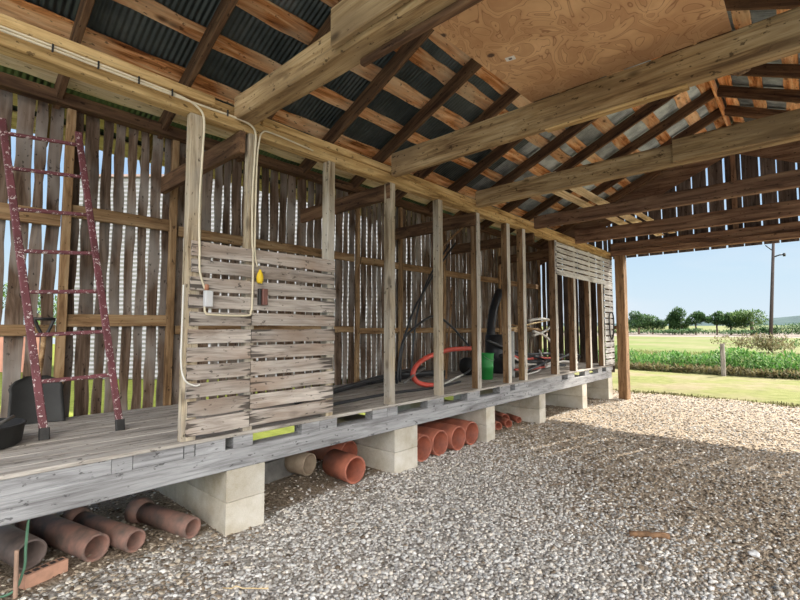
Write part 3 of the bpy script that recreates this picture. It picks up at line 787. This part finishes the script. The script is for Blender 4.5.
t = empty('junction_box', (.028, 1.60, 1.90)); tag(t, 'pale grey junction box on the slatted panel with a rusty connector above it', 'junction box')
m = MB(); m.bar(.125, .066, .045, 3, 0, 0, .008, 'X', (-.0625, 0, 0), 4); o = m.build('box', plain('light_grey_enamel', (.62, .62, .62), .45, 0, .05), t); o.location = (.026, 0, 0); o.rotation_euler = (0, R(-90), 0)
m = MB(); m.lathe([(0, 0), (.017, 0), (.017, .035), (.012, .045), (0, .045)], 14); o = m.build('connector', plain('rusty_orange', (.50, .22, .12), .6), t, smooth=True); o.location = (.018, -.01, .068)
t = empty('plug', (.052, 2.05, 2.11)); tag(t, 'bright yellow rubber plug hanging on the thin post', 'plug')
m = MB(); m.lathe([(0, -.055), (.02, -.055), (.028, -.035), (.030, .0), (.024, .03), (.012, .05), (.009, .065), (0, .065)], 16); m.build('plug_body', W['yellow'], t, smooth=True)
m = MB()
for a in (0, 2.1, 4.2): m.box((.014 * math.cos(a) - .003, .014 * math.sin(a) - .003, -.068), (.014 * math.cos(a) + .003, .014 * math.sin(a) + .003, -.052))
m.build('prong', W['steel'], t)
t = empty('outlet_box', (.03, 2.08, 1.94)); tag(t, 'dark red-brown outlet box on the slatted panel under the yellow plug', 'outlet box')
m = MB(); m.bar(.14, .05, .05, 3, 0, 0, .006, 'X', (-.07, 0, 0), 8); o = m.build('box', W['outlet'], t); o.location = (.02, .015, 0); o.rotation_euler = (0, R(-90), 0)
m = MB(); m.bar(.14, .022, .035, 3, 0, 0, .004, 'X', (-.07, 0, 0), 9); o = m.build('side_flap', W['iron'], t); o.location = (.012, -.026, 0); o.rotation_euler = (0, R(-90), 0)

# ------------------------------------------------------------------ ladder
LB = [Vector((-.86, .765, DZ)), Vector((-.80, 1.265, DZ))]
LT = [Vector((-1.60, .485, 3.50)), Vector((-1.60, 1.04, 3.56))]
t = empty('ladder', (-.83, 1.0, DZ)); tag(t, 'old maroon wooden ladder with chipped paint leaning on the back wall', 'ladder')
def ladder_part(name, p0, p1, a, b):
    return timber_in(t, name, p0, p1, a, b, W['ladder'], wave=.002, jit=.002)
rails = [ladder_part('rail', LB[k_] + Vector((0, 0, .045)), LT[k_], .028, .055) for k_ in (0, 1)]
def on(k_, z): a, b = LB[k_], LT[k_]; return a + (b - a) * ((z - a.z) / (b.z - a.z))
for z in (1.243, 1.61, 1.963, 2.308, 2.672, 3.042, 3.365):
    ladder_part('rung', on(0, z), on(1, z + .018 * z), .03, .032)
for k_ in (0, 1):
    q = ladder_part('foot_bracket', LB[k_] + Vector((.01, 0, .002)), LB[k_] + Vector((-.012, 0, .09)), .036, .066); q.data.materials.clear(); q.data.materials.append(W['iron'])

# ------------------------------------------------------------------ scoop shovel and tub at the left edge
t = empty('scoop_shovel', (-1.62, .84, DZ)); tag(t, 'black grain scoop shovel standing against the wall behind the ladder', 'shovel')
v = []; f = []; nu, nv = 14, 12
for s_ in (0, 1):
    for j in range(nv + 1):
        q = j / nv
        wd = .21 * (1 - .12 * q) if q < .72 else .21 * .914 * math.sqrt(max(0, 1 - ((q - .72) / .30) ** 2)) + .01
        for i in range(nu + 1):
            p = i / nu * 2 - 1
            v.append((-.10 * q + .06 * p * p * (1 - .3 * q) + .004 * s_ - .05, wd * p, .005 + .42 * q))
k0 = (nu + 1) * (nv + 1)
for j in range(nv):
    for i in range(nu):
        a = j * (nu + 1) + i
        f += [(a, a + 1, a + nu + 2, a + nu + 1), (k0 + a, k0 + a + nu + 1, k0 + a + nu + 2, k0 + a + 1)]
for j in range(nv):
    for i in (0, nu):
        a = j * (nu + 1) + i; f.append((a, a + nu + 1, k0 + a + nu + 1, k0 + a))
m = MB(); m.add(v, f); m.build('blade', W['blacktub'], t, smooth=True)
m = MB(); m.tube([(-.115, .01, .36), (-.135, .03, .55), (-.15, .045, .80)], .02, 10); m.build('shaft', W['girt'], t, smooth=True)
m = MB(); m.tube(smooth_path([(-.15, .045, .77), (-.15, .0, .86), (-.15, -.035, .95)], 5), .014, 8); m.tube(smooth_path([(-.15, .045, .77), (-.15, .085, .86), (-.15, .115, .95)], 5), .014, 8)
m.tube([(-.15, -.045, .95), (-.15, .125, .95)], .015, 8); m.build('grip', W['iron'], t, smooth=True)
t = empty('tub', (-.93, .37, DZ)); tag(t, 'low dark round tub on the deck at the left edge', 'tub')
m = MB(); m.lathe([(0, .003), (.25, .003), (.27, .02), (.285, .14), (.295, .15), (.295, .16), (.275, .16), (.262, .03), (0, .02)], 40); m.build('body', W['blacktub'], t, smooth=True)
tt = MB(); tt.tube([(.16, .10, .165), (-.04, .22, .19)], .014, 8); o = tt.build('handle', W['greymetal'], t, smooth=True)
o = timber('wooden_handle', (-.83, .20, .985), (-1.16, .44, 1.0), .05, .035, W['iron']); tag(o, 'dark flat iron bar lying across the round tub', 'bar')

# ------------------------------------------------------------------ clay pipes under the deck
def clay_pipe(front, back, r_, mk, label, bell=True, group='clay drain pipes under the crib', th=.018):
    a, b = Vector(front), Vector(back); d = b - a; L = d.length
    t = empty('clay_pipe', a); x = d.normalized(); z = Vector((0, 0, 1)); y = z.cross(x).normalized(); z = x.cross(y)
    M = Matrix((x, y, z)).transposed().to_4x4(); M.translation = a; t.matrix_basis = M
    tag(t, label, 'pipe', group)
    ri = r_ - th
    m = MB(); m.lathe([(ri, L * .98), (ri, .0), (ri + .004, -.004), (r_ - .004, -.004), (r_, 0), (r_, L), (ri, L), (ri, L * .97)], 32, 'X')
    m.build('barrel', W[mk], t, smooth=False)
    for p in t.children[0].data.polygons: p.use_smooth = len(p.vertices) == 4 and abs(p.normal.x) < .5
    if bell:
        m = MB(); q = L - .02
        m.lathe([(r_ - .002, q - .02), (r_ + .012, q), (r_ + .03, q + .025), (r_ + .03, q + .10), (r_ + .012, q + .10), (r_ + .010, q + .03), (r_ - .01, q + .03)], 32, 'X')
        o = m.build('bell', W[mk], t, smooth=True)
    return t
clay_pipe((-.50, .66, .105), (-1.35, .47, .10), .100, 'claygrey', 'dark sooty drain pipe behind the hollow brick, leftmost of the row')
clay_pipe((-.30, 1.00, .095), (-1.12, .80, .095), .095, 'claydirty', 'grey-brown drain pipe right of the hollow brick')
clay_pipe((-.24, 1.235, .082), (-.95, 1.04, .085), .082, 'claydirty', 'reddish bell-ended drain pipe, third in the left row')
clay_pipe((-.155, 1.62, .078), (-.78, 1.46, .085), .080, 'claydirty', 'pale red patched drain pipe left of the first pier')
clay_pipe((-.12, 3.33, .15), (-.52, 3.35, .15), .145, 'clay', 'short wide red pipe on its side left of the second pier', False, th=.022)
clay_pipe((-.62, 3.10, .16), (-1.1, 2.98, .16), .12, 'claytan', 'mortar-crusted tan pipe behind the short wide red pipe')
clay_pipe((-.60, 3.66, .17), (-1.2, 3.62, .17), .15, 'clay', 'red pipe in shadow right behind the short wide one')
for k_, (y, n_) in enumerate([(4.455, 'leftmost'), (4.815, 'second'), (5.185, 'third'), (5.56, 'rightmost')]):
    clay_pipe((-.10 + .03 * (k_ == 2), y, .165), (-1.0, y + .04, .165), .165, 'clay', 'large red clay pipe between the second and third pier, %s of four' % n_, False, 'large clay pipes between the piers', .02)
for k_, (x, y, z, r_, lab) in enumerate([(-.28, 6.22, .06, .055, 'small red pipe next to the third pier, leftmost in its heap'), (-.28, 6.42, .06, .06, 'small red pipe second from the left in the heap'),
                                         (-.30, 6.66, .065, .065, 'small pale-rimmed red pipe third in the heap'), (-.26, 6.92, .07, .07, 'small pale-rimmed red pipe fourth in the heap'),
                                         (-.45, 7.15, .09, .085, 'dark red pipe lying crosswise at the back of the heap'), (-.30, 7.36, .06, .055, 'small red pipe rightmost in the heap')]):
    clay_pipe((x, y, z), (x - .33, y + .2, z), r_, 'clay', lab, False, 'small clay pipes in a heap', .014)
# hollow brick
t = empty('hollow_brick', (-.27, .70, .005), (0, 0, R(17))); tag(t, 'hollow orange brick with a row of holes in front of the leftmost pipe', 'brick')
m = MB()
L, H_, D_ = .25, .085, .075
m.bar(L, D_, H_, 4, 0, .0008, .004, 'Y', (0, -L / 2, H_ / 2), 3); m.build('body', W['brick'], t)
for k_ in range(5):
    q = MB(); q.box((-.018, -.016, 0), (.018, .016, .0016)); o = q.build('hole_shade', W['hole_shade'], t); o.location = (0, -.096 + k_ * .048, H_ + .0005)  # thin dark plates painted as the shade inside the holes
# iron stake with green hose at the left border
o = tube_obj('stake', [(-.12, .535, -.02), (-.12, .533, .15), (-.118, .53, .30)], .012, plain('rust_brown', (.40, .26, .19), .8), 'rusty upright stake at the lower left border', 'stake', n=10)
o = tube_obj('garden_hose', [(-.14, .60, .50), (-.12, .58, .46), (-.13, .575, .30), (-.14, .57, .15), (-.2, .50, .012), (-.4, .2, .012), (-.3, -.2, .012)], .008, plain('green_hose', (.10, .22, .14), .5), 'thin green hose hanging from the sill beside the stake', 'hose')
# bent sheet-metal trough under the deck
m = MB()
v = [(0, 0, .0), (.0, .9, .0), (-.03, 0, .20), (-.03, .9, .20), (-.30, 0, .22), (-.30, .9, .22)]
v += [(x - .004, y, z + .004) for x, y, z in v]
m.add(v, [(0, 1, 3, 2), (2, 3, 5, 4), (6, 8, 9, 7), (8, 10, 11, 9), (0, 6, 7, 1), (4, 5, 11, 10), (0, 2, 8, 6), (2, 4, 10, 8), (1, 7, 9, 3), (3, 9, 11, 5)])
o = m.build('metal_trough', W['greymetal'], loc=(-.72, 2.22, .02), rot=(0, 0, R(8))); tag(o, 'dull grey sheet metal trough upside down behind the first pier', 'trough')

# ------------------------------------------------------------------ things stored in the crib
t = empty('bucket', (-.56, 6.74, DZ)); tag(t, 'bright green plastic bucket on the deck', 'bucket')
m = MB(); m.lathe([(0, .002), (.100, .002), (.110, .20), (.116, .205), (.116, .215), (.111, .22), (.122, .42), (.127, .43), (.127, .445), (.116, .445), (.104, .02), (0, .015)], 32); m.build('body', W['green'], t, smooth=True)
m = MB(); m.tube([(.125 * math.cos(a), .125 * math.sin(a), .42 - .10 * math.sin((a + 1.57) / 3.14 * math.pi)) for a in np.linspace(-1.57, 1.57, 16)], .004, 6); m.build('handle', W['steel'], t, smooth=True)
t = empty('sheet_roll', (-1.05, 7.90, DZ)); tag(t, 'tall black roll of plastic sheet behind the green bucket', 'roll')
m = MB(); m.lathe([(.10, .02), (.21, 0), (.215, .35), (.21, .74), (.10, .75), (.10, .02)], 30); m.build('roll', W['black'], t, smooth=True)
o = tube_obj('sheet_roll', [(-1.15, 7.45, DZ + .17), (-1.15, 7.2, DZ + .17), (-1.15, 7.0, DZ + .17)], .165, W['blacktub'], 'short black roll lying left of the tall black roll', 'roll', n=24)
o = tube_obj('corrugated_pipe', [(-1.35, 8.22, .90), (-1.36, 8.22, 1.3), (-1.38, 8.27, 1.64), (-1.42, 8.45, 2.07), (-1.46, 8.78, 2.50)], .09, W['black'], 'thick black corrugated pipe standing behind the tall black roll', 'pipe', n=16, sub=10, ring=.05)
o.location.z = 0
tube_obj('grey_tube', [(-.38, 7.28, DZ + .01), (-.38, 7.28, 1.3), (-.38, 7.28, 1.62)], .055, plain('grey_pvc', (.42, .43, .42), .5), 'upright pale grey tube beside the thin far post', 'tube', n=18)
RP = [(-.50, 5.25, DZ + .04), (-.60, 5.12, DZ + .05), (-.68, 5.02, DZ + .10), (-.70, 4.96, DZ + .22), (-.70, 5.12, DZ + .37), (-.70, 5.48, DZ + .475), (-.7, 5.93, DZ + .53), (-.7, 6.5, DZ + .53)]
tube_obj('corrugated_pipe', RP, .036, W['redpipe'], 'bent red corrugated pipe arching over the deck', 'pipe', n=14, sub=14, ring=.05)
hoses = [
 ('long black pipe lying on the deck from the slatted panel to the wall', [(-.55, 3.0, DZ + .10), (-.85, 4.0, DZ + .14), (-1.1, 4.9, DZ + .18), (-1.3, 5.9, DZ + .22)], .026),
 ('second long black pipe lying low along the back wall', [(-.75, 3.0, DZ + .045), (-1.1, 3.9, DZ + .05), (-1.4, 5.0, DZ + .06), (-1.5, 6.2, DZ + .05)], .036),
 ('thin black hose lying flat along the deck front', [(-.35, 2.95, DZ + .02), (-.45, 3.6, DZ + .02), (-.52, 4.4, DZ + .02), (-.45, 5.2, DZ + .02), (-.6, 6.0, DZ + .02)], .018),
 ('black hose leaning up towards the crib tie, the left strand', [(-1.1, 5.12, DZ + .05), (-1.1, 5.19, 1.42), (-1.1, 5.46, 1.97), (-1.1, 5.76, 2.34), (-1.1, 6.06, 2.67), (-1.1, 6.6, 3.20)], .018),
 ('black hose leaning up towards the crib tie, the right strand', [(-1.1, 5.36, DZ + .05), (-1.1, 5.51, 1.81), (-1.1, 5.71, 2.3), (-1.12, 5.95, 2.62), (-1.15, 6.5, 3.18)], .016),
 ('black hose springing in a wide arc behind the posts', [(-1.1, 5.05, DZ + .03), (-1.1, 5.17, 1.42), (-1.1, 5.41, 1.65), (-1.1, 5.97, 1.88), (-1.1, 6.43, 1.73), (-1.1, 6.79, 1.5), (-1.1, 7.12, 1.24), (-1.05, 7.0, .95), (-1.0, 6.6, DZ + .03)], .02),
 ('flat black hose bundle on the deck behind the red pipe', [(-1.2, 4.6, DZ + .10), (-1.25, 5.2, DZ + .14), (-1.2, 5.9, DZ + .12), (-1.25, 6.5, DZ + .08)], .05),
]
for lab, pts, r_ in hoses: tube_obj('hose', pts, r_, W['black'], lab, 'hose', group='black hoses in the crib', n=10)
tube_obj('pvc_pipe', [(-.55, 4.6, DZ + .13), (-.7, 5.0, DZ + .2), (-1.0, 5.6, DZ + .24)], .018, W['steel'], 'thin grey pipe slanting across the deck behind the red pipe', 'pipe')
tube_obj('pvc_pipe', [(-.3, 4.95, DZ + .03), (-.6, 5.7, DZ + .05), (-.75, 6.3, DZ + .10)], .016, W['pvc'], 'thin pale pipe on the deck left of the green bucket', 'pipe')
# far tangle
r = random.Random(3)
far = [('black', 'black hose coil strand at the bottom of the far tangle', [(-.3, 7.5, .86), (-.5, 8.2, .88), (-.7, 9.0, .90), (-.5, 9.9, .86)], .035),
       ('black', 'black hose sagging across the top of the far tangle', [(-.9, 7.3, 1.45), (-.8, 7.9, 1.28), (-.75, 8.6, 1.15), (-.7, 9.6, 1.12), (-.75, 10.4, 1.05)], .03),
       ('black', 'black hose in the middle of the far tangle', [(-.6, 7.3, 1.18), (-.55, 8.0, 1.03), (-.6, 8.9, .99), (-.7, 9.8, .98)], .04),
       ('black', 'black hose curling at the back of the far tangle', [(-1.2, 7.8, 1.0), (-1.2, 8.6, 1.1), (-1.2, 9.4, 1.05), (-1.2, 10.4, .95)], .06),
       ('redpipe', 'upper thin red pipe in the far tangle', [(-.45, 7.2, 1.26), (-.5, 7.9, 1.10), (-.55, 8.8, 1.07), (-.5, 9.8, 1.02)], .022),
       ('redpipe', 'lower thin red pipe in the far tangle', [(-.3, 7.25, .95), (-.35, 8.1, .91), (-.4, 9.2, .92)], .02),
       ('pvc', 'white pipe slanting through the far tangle', [(-.35, 7.3, 1.16), (-.38, 7.8, 1.02), (-.45, 8.4, .97)], .016),
       ('black', 'black hose looping at the front of the far tangle', [(-.25, 7.4, .90), (-.2, 8.0, .98), (-.3, 8.5, 1.05), (-.6, 8.4, 1.1), (-.8, 7.9, 1.0)], .022),
       ('black', 'thin black hose drooping behind the brown posts', [(-.5, 9.5, 1.0), (-.45, 10.2, 1.1), (-.5, 10.8, 1.0), (-.9, 11.0, .9)], .03),
       ('pvc', 'thin white pipe lying flat at the very front of the far tangle', [(-.2, 7.4, .85), (-.3, 8.1, .86), (-.45, 8.6, .87)], .015),
       ('pvc', 'short white pipe crossing over the red pipes', [(-.3, 8.5, .93), (-.6, 9.0, 1.08), (-.8, 9.3, 1.2)], .02),
       ('pvc', 'white pipe lying before the brown posts', [(-.35, 8.6, .90), (-.45, 9.6, .96), (-.4, 10.4, .90)], .022),
       ('pvc', 'white pipe bent in a hook behind the brown posts', [(-.75, 8.7, 1.84), (-.72, 9.2, 1.88), (-.7, 9.7, 1.86), (-.72, 9.85, 1.78), (-.75, 9.5, 1.62), (-.8, 9.0, 1.52)], .026),
       ('pvc', 'white pipe arching down behind the brown posts', [(-.6, 8.6, 1.62), (-.58, 9.1, 1.52), (-.56, 9.5, 1.30), (-.55, 9.6, 1.12), (-.5, 9.3, .98), (-.5, 9.0, .92)], .026)]
for mk, lab, pts, r_ in far: tube_obj('hose' if mk == 'black' else 'pipe', pts, r_, W[mk], lab, 'hose' if mk == 'black' else 'pipe', group='far tangle of hoses and pipes')
tag(timber('stick', (-.95, 8.2, 1.66), (-.8, 9.75, 1.86), .035, .03, W['loft']), 'pale stick rising to the right behind the wide dark post', 'stick')
tag(timber('stick', (-.95, 8.2, 1.76), (-.8, 9.75, 1.61), .035, .03, W['girt']), 'brown stick sloping down behind the wide dark post', 'stick')
tag(timber('brace', (-.5, 5.35, 2.86), (-.10, 5.72, 3.375), .03, .03, W['girt']), 'thin diagonal brace high behind the post by the green bucket', 'brace')
tag(timber('stick', (-1.1, 6.3, DZ), (-1.6, 7.2, 2.5), .04, .025, W['postdark']), 'thin brown stick leaning on the back wall left of the black corrugated pipe', 'stick')
tube_obj('cable_loop', [(.06, 11.25, 1.62), (.06, 11.22, 1.9), (.06, 11.32, 2.05), (.06, 11.5, 2.03), (.06, 11.56, 1.85), (.06, 11.52, 1.55), (.06, 11.40, 1.42), (.06, 11.28, 1.5), (.06, 11.25, 1.62)], .016, W['iron'], 'dark cable loop hung on the narrow slatted panel', 'cable')

# ------------------------------------------------------------------ outside: side building, distant barn
t = empty('white_shed', (-15.0, 3.55, 0), (0, 0, math.atan2(.672, .740))); tag(t, 'long white metal shed seen through the gaps of the back wall', 'building')
m = MB(); v = []; f = []; nz = 96; zt = 6.85
for j in range(nz + 1):
    z = zt * j / nz; dy = -.03 if j % 2 else 0
    v += [(0, dy, z), (15.5, dy, z)]
for j in range(nz): f.append((2 * j, 2 * j + 1, 2 * j + 3, 2 * j + 2))
m.add(v, f); m.box((0, .02, 0), (15.5, 9, zt)); m.build('siding', W['siding'], t)
m = MB(); m.box((-.15, -.12, zt), (15.7, 9.2, zt + .08)); m.build('roof_trim', W['redtrim'], t)
t = empty('garden_wall', (-19.6, 2.6, 0), (0, 0, math.atan2(.672, .740))); tag(t, 'low faded red board wall outside at the left border', 'wall')
m = MB()
for k_ in range(22): m.box((-3 + k_ * .2, 0, 0), (-3 + k_ * .2 + .19, .03, 1.36 + .01 * (k_ % 3)))
m.build('boards', W['peach'], t)
m = MB(); m.box((-3.05, -.03, 1.375), (1.45, .06, 1.42)); m.build('cap_rail', W['greymetal'], t)

# ------------------------------------------------------------------ vegetation
def leaves_mesh(name, P, size, spread, seed, upright=0.0):
    """P: (n,3) leaf roots. each leaf is a bent two-quad blade"""
    r = np.random.default_rng(seed); n = len(P)
    a = r.uniform(0, 6.28, n); tilt = r.uniform(*spread, n); L = r.uniform(*size, n); wd = L * r.uniform(.18, .4, n) * (1 - .6 * upright)
    d = np.stack([np.cos(a) * np.sin(tilt), np.sin(a) * np.sin(tilt), np.cos(tilt)], 1)
    s = np.stack([-np.sin(a), np.cos(a), np.zeros(n)], 1)
    d2 = d + np.array([0, 0, -.35]); d2 /= np.linalg.norm(d2, axis=1)[:, None]
    p0 = P; p1 = P + d * (L * .55)[:, None]; p2 = p1 + d2 * (L * .45)[:, None]
    V = np.stack([p0 - s * (wd * .25)[:, None], p0 + s * (wd * .25)[:, None], p1 - s * (wd * .5)[:, None], p1 + s * (wd * .5)[:, None], p2], 1).reshape(-1, 3)
    base = (np.arange(n) * 5)[:, None]
    T = np.concatenate([base + np.array([0, 1, 3]), base + np.array([0, 3, 2]), base + np.array([2, 3, 4])], 1).reshape(-1)
    me = bpy.data.meshes.new(name)
    me.vertices.add(len(V)); me.vertices.foreach_set('co', V.ravel())
    me.loops.add(len(T)); me.loops.foreach_set('vertex_index', T.astype(np.int32))
    nf = len(T) // 3
    me.polygons.add(nf); me.polygons.foreach_set('loop_start', np.arange(0, nf * 3, 3, dtype=np.int32))
    me.update(calc_edges=True); me.validate(); return me
r = np.random.default_rng(9)
n = 26000
x = r.uniform(-9, 9, n); y = 21.0 + 3.8 * r.uniform(0, 1, n) + .25 * np.sin(x * 1.7)
hgt = (.62 + .14 * np.sin(x * 1.1) + .12 * np.sin(x * 2.9 + y))
z = -.06 + r.uniform(0, 1, n) ** .7 * hgt * np.clip((y - 20.7) / .8, .2, 1)
tag(link('weeds', leaves_mesh('weeds', np.stack([x, y, z], 1), (.10, .26), (.2, 1.7), 4), W['weeds']), 'band of tall green weeds behind the lawn', 'weeds', kind='stuff')
n = 7000
x = r.uniform(-9, 9, n); y = r.uniform(20.55, 21.3, n)
tag(link('dry_weeds', leaves_mesh('dry_weeds', np.stack([x, y, -.06 + r.uniform(0, .22, n)], 1), (.08, .25), (.2, 1.5), 6), W['dryweeds']), 'dry yellowish weed stalks at the foot of the green weeds', 'weeds', kind='stuff')
n = 9000
x = r.uniform(-1.5, 12, n); y = r.uniform(12.75, 13.4, n) + .1 * np.sin(x * 2)
tag(link('grass_edge', leaves_mesh('grass_edge', np.stack([x, y, np.full(n, -.03)], 1), (.03, .10), (.1, 1.3), 7, .5), island_cols('edge_grass', [(0, (.07, .06, .02)), (.5, (.14, .14, .045)), (1, (.24, .21, .10))])), 'ragged grass tufts where gravel meets lawn', 'grass', kind='stuff')
n = 9000
x = r.uniform(-8, 10, n); y = r.uniform(25, 38, n)
tag(link('meadow_grass', leaves_mesh('meadow_grass', np.stack([x, y, np.full(n, -.06)], 1), (.10, .3), (.1, .9), 8, .5), island_cols('meadow_blades', [(0, (.12, .16, .035)), (.6, (.21, .23, .08)), (1, (.30, .27, .14))], .8, .3)), 'tall yellow-green meadow grass behind the weeds', 'grass', kind='stuff')

def bush(name, c, rx, rz, n, leaf, mk, label, cat, group, trunk=None, seed=0, blobs=6):
    r = np.random.default_rng(seed); t = empty(name, (c[0], c[1], c[2])); tag(t, label, cat, group)
    B = [(0, 0, rz * .95, 1.0)] + [(r.uniform(-.75, .75) * rx, r.uniform(-.5, .5) * rx, rz * r.uniform(.55, 1.45), r.uniform(.45, .8)) for _ in range(blobs)]
    P = []
    for (bx, by, bz, s) in B:
        q = r.normal(size=(int(n * s / len(B)), 3)); q /= np.linalg.norm(q, axis=1)[:, None]
        q *= r.uniform(.55, 1.05, len(q))[:, None] ** .5 * np.array([rx * .62, rx * .62, rz * .55]) * s
        P.append(q + np.array([bx, by, bz]))
    P = np.concatenate(P); base = trunk or 0
    P[:, 2] = np.maximum(P[:, 2], .05 * rz) + base
    link('foliage', leaves_mesh('foliage', P, leaf, (.3, 2.2), seed + 1), W[mk], t)
    if trunk is not None:
        m = MB(); m.tube([(0, 0, -.2), (.1, 0, base * .6), (0, .05, base + rz * .8)], max(.15, rx * .07), 8); m.build('trunk', W['bark'], t, smooth=True)
    return t
def at(u, Yd):   # place on the line of sight, at distance Yd along the barn axis
    a = R(42.247) - math.atan((u - 400) / 448.98)
    return 3.554 - math.tan(a) * Yd
TR = [(638, 150, 4.5, 3.6, 'foliage', 'dark tree cluster beside the corner post', .5), (652, 155, 3.6, 3.2, 'foliage', 'round dark tree second from the corner post', .6),
      (674, 150, 3.0, 3.6, 'foliage', 'upright dark tree third from the corner post', 1.0), (681, 152, 3.2, 2.6, 'foliage2', 'low green tree right of the upright dark tree', .4),
      (695, 150, 3.0, 2.8, 'foliage', 'open crowned tree with a visible trunk left of centre', 1.6), (716, 150, 2.9, 2.7, 'foliage', 'small tree alone in the middle of the row', 1.6),
      (730, 150, 3.6, 3.4, 'foliage', 'bushy tree left of the wide pale tree', .5), (751, 150, 6.0, 3.6, 'foliage2', 'wide pale green tree left of the power pole', .5)]
for i, (u, yd, rx, rz, mk, lab, tr) in enumerate(TR):
    bush('tree', (at(u, yd), yd, .2), rx, rz, 5200, (.4, .9), mk, lab + ' on the horizon', 'tree', 'trees along the far hedge', tr, 50 + i * 3)
for i, (u, yd, rx, rz, lab) in enumerate([(690, 141, 3.5, 1.0, 'low bush between trees in the far hedge'), (784, 141, 7.0, 1.5, 'long low hedge bush right of the power pole'), (768, 141, 3.0, 1.2, 'hedge bush just behind the power pole'), (800, 141, 5.0, 1.7, 'hedge bush at the right border'), (664, 141, 4.0, .7, 'small bush right of the dark tree cluster'), (740, 141, 5.0, .7, 'low bush at the foot of the bushy tree')]):
    bush('hedge_bush', (at(u, yd), yd, .15), rx, rz, 1500, (.3, .7), 'foliage', lab, 'bush', 'bushes in the far hedge', None, 90 + i * 3)
# hedge line as a long low strip of bushes further back
n = 16000; r = np.random.default_rng(33)
x = r.uniform(-140, 70, n); y = r.uniform(160, 163, n)
tag(link('hedge', leaves_mesh('hedge', np.stack([x, y, .2 + r.uniform(0, 1.0, n)], 1), (.4, .9), (.2, 2), 35), W['foliage']), 'dark low hedge line across the far field', 'hedge', kind='stuff')
bush('scrub_bush', (at(757, 41), 41, -.1), 2.6, .8, 2600, (.12, .3), 'dryweeds', 'olive scrub bush in the meadow left of the power pole foot', 'bush', 'scrub around the power pole', None, 130)
bush('scrub_bush', (at(779, 43), 43, -.1), 1.7, .7, 1600, (.12, .3), 'foliage2', 'olive scrub bush right of the power pole foot', 'bush', 'scrub around the power pole', None, 134)
for i, (y, rx, rz, lab) in enumerate([(4.0, 5, 3.6, 'tree behind the low faded red wall'), (12.5, 6, 4.0, 'tree left behind the white shed')]):
    bush('tree', (-75, y, 0), rx, rz, 2600, (.4, .8), 'foliage2', lab, 'tree', 'trees behind the crib', .6, 150 + i * 3)
# fence post
o = timber('fence_post', (1.155, 20.45, -.2), (1.155, 20.45, 1.12), .14, .14, wood('old_fence_wood', [(.10, .085, .07), (.20, .175, .15), (.30, .27, .24)]), wave=.005, ch=.03); tag(o, 'short grey wooden fence post in front of the weeds', 'post')
# power pole
W['polewood'] = plain('dark_pole_wood', (.07, .05, .045), .9)
t = empty('power_pole', (1.42, 42.3, -.1), (0, R(3.6), 0)); tag(t, 'tall thin dark power pole standing in the meadow', 'pole')
m = MB(); m.lathe([(0, -.3), (.13, -.3), (.11, 3.5), (.075, 10.5), (0, 10.5)], 14); m.build('shaft', W['polewood'], t, smooth=True)
m = MB(); m.tube([(-.45, 0, 7.9), (-.1, 0, 7.55), (0, 0, 7.5)], .04, 6); m.tube([(.0, 0, 7.0), (.35, 0, 7.15), (.6, 0, 7.18)], .05, 6); m.build('bracket', W['iron'], t, smooth=True)
m = MB(); m.lathe([(0, -.12), (.07, -.12), (.09, 0), (.07, .12), (0, .12)], 10); o = m.build('lamp_head', W['iron'], t, smooth=True); o.location = (.62, 0, 7.16)
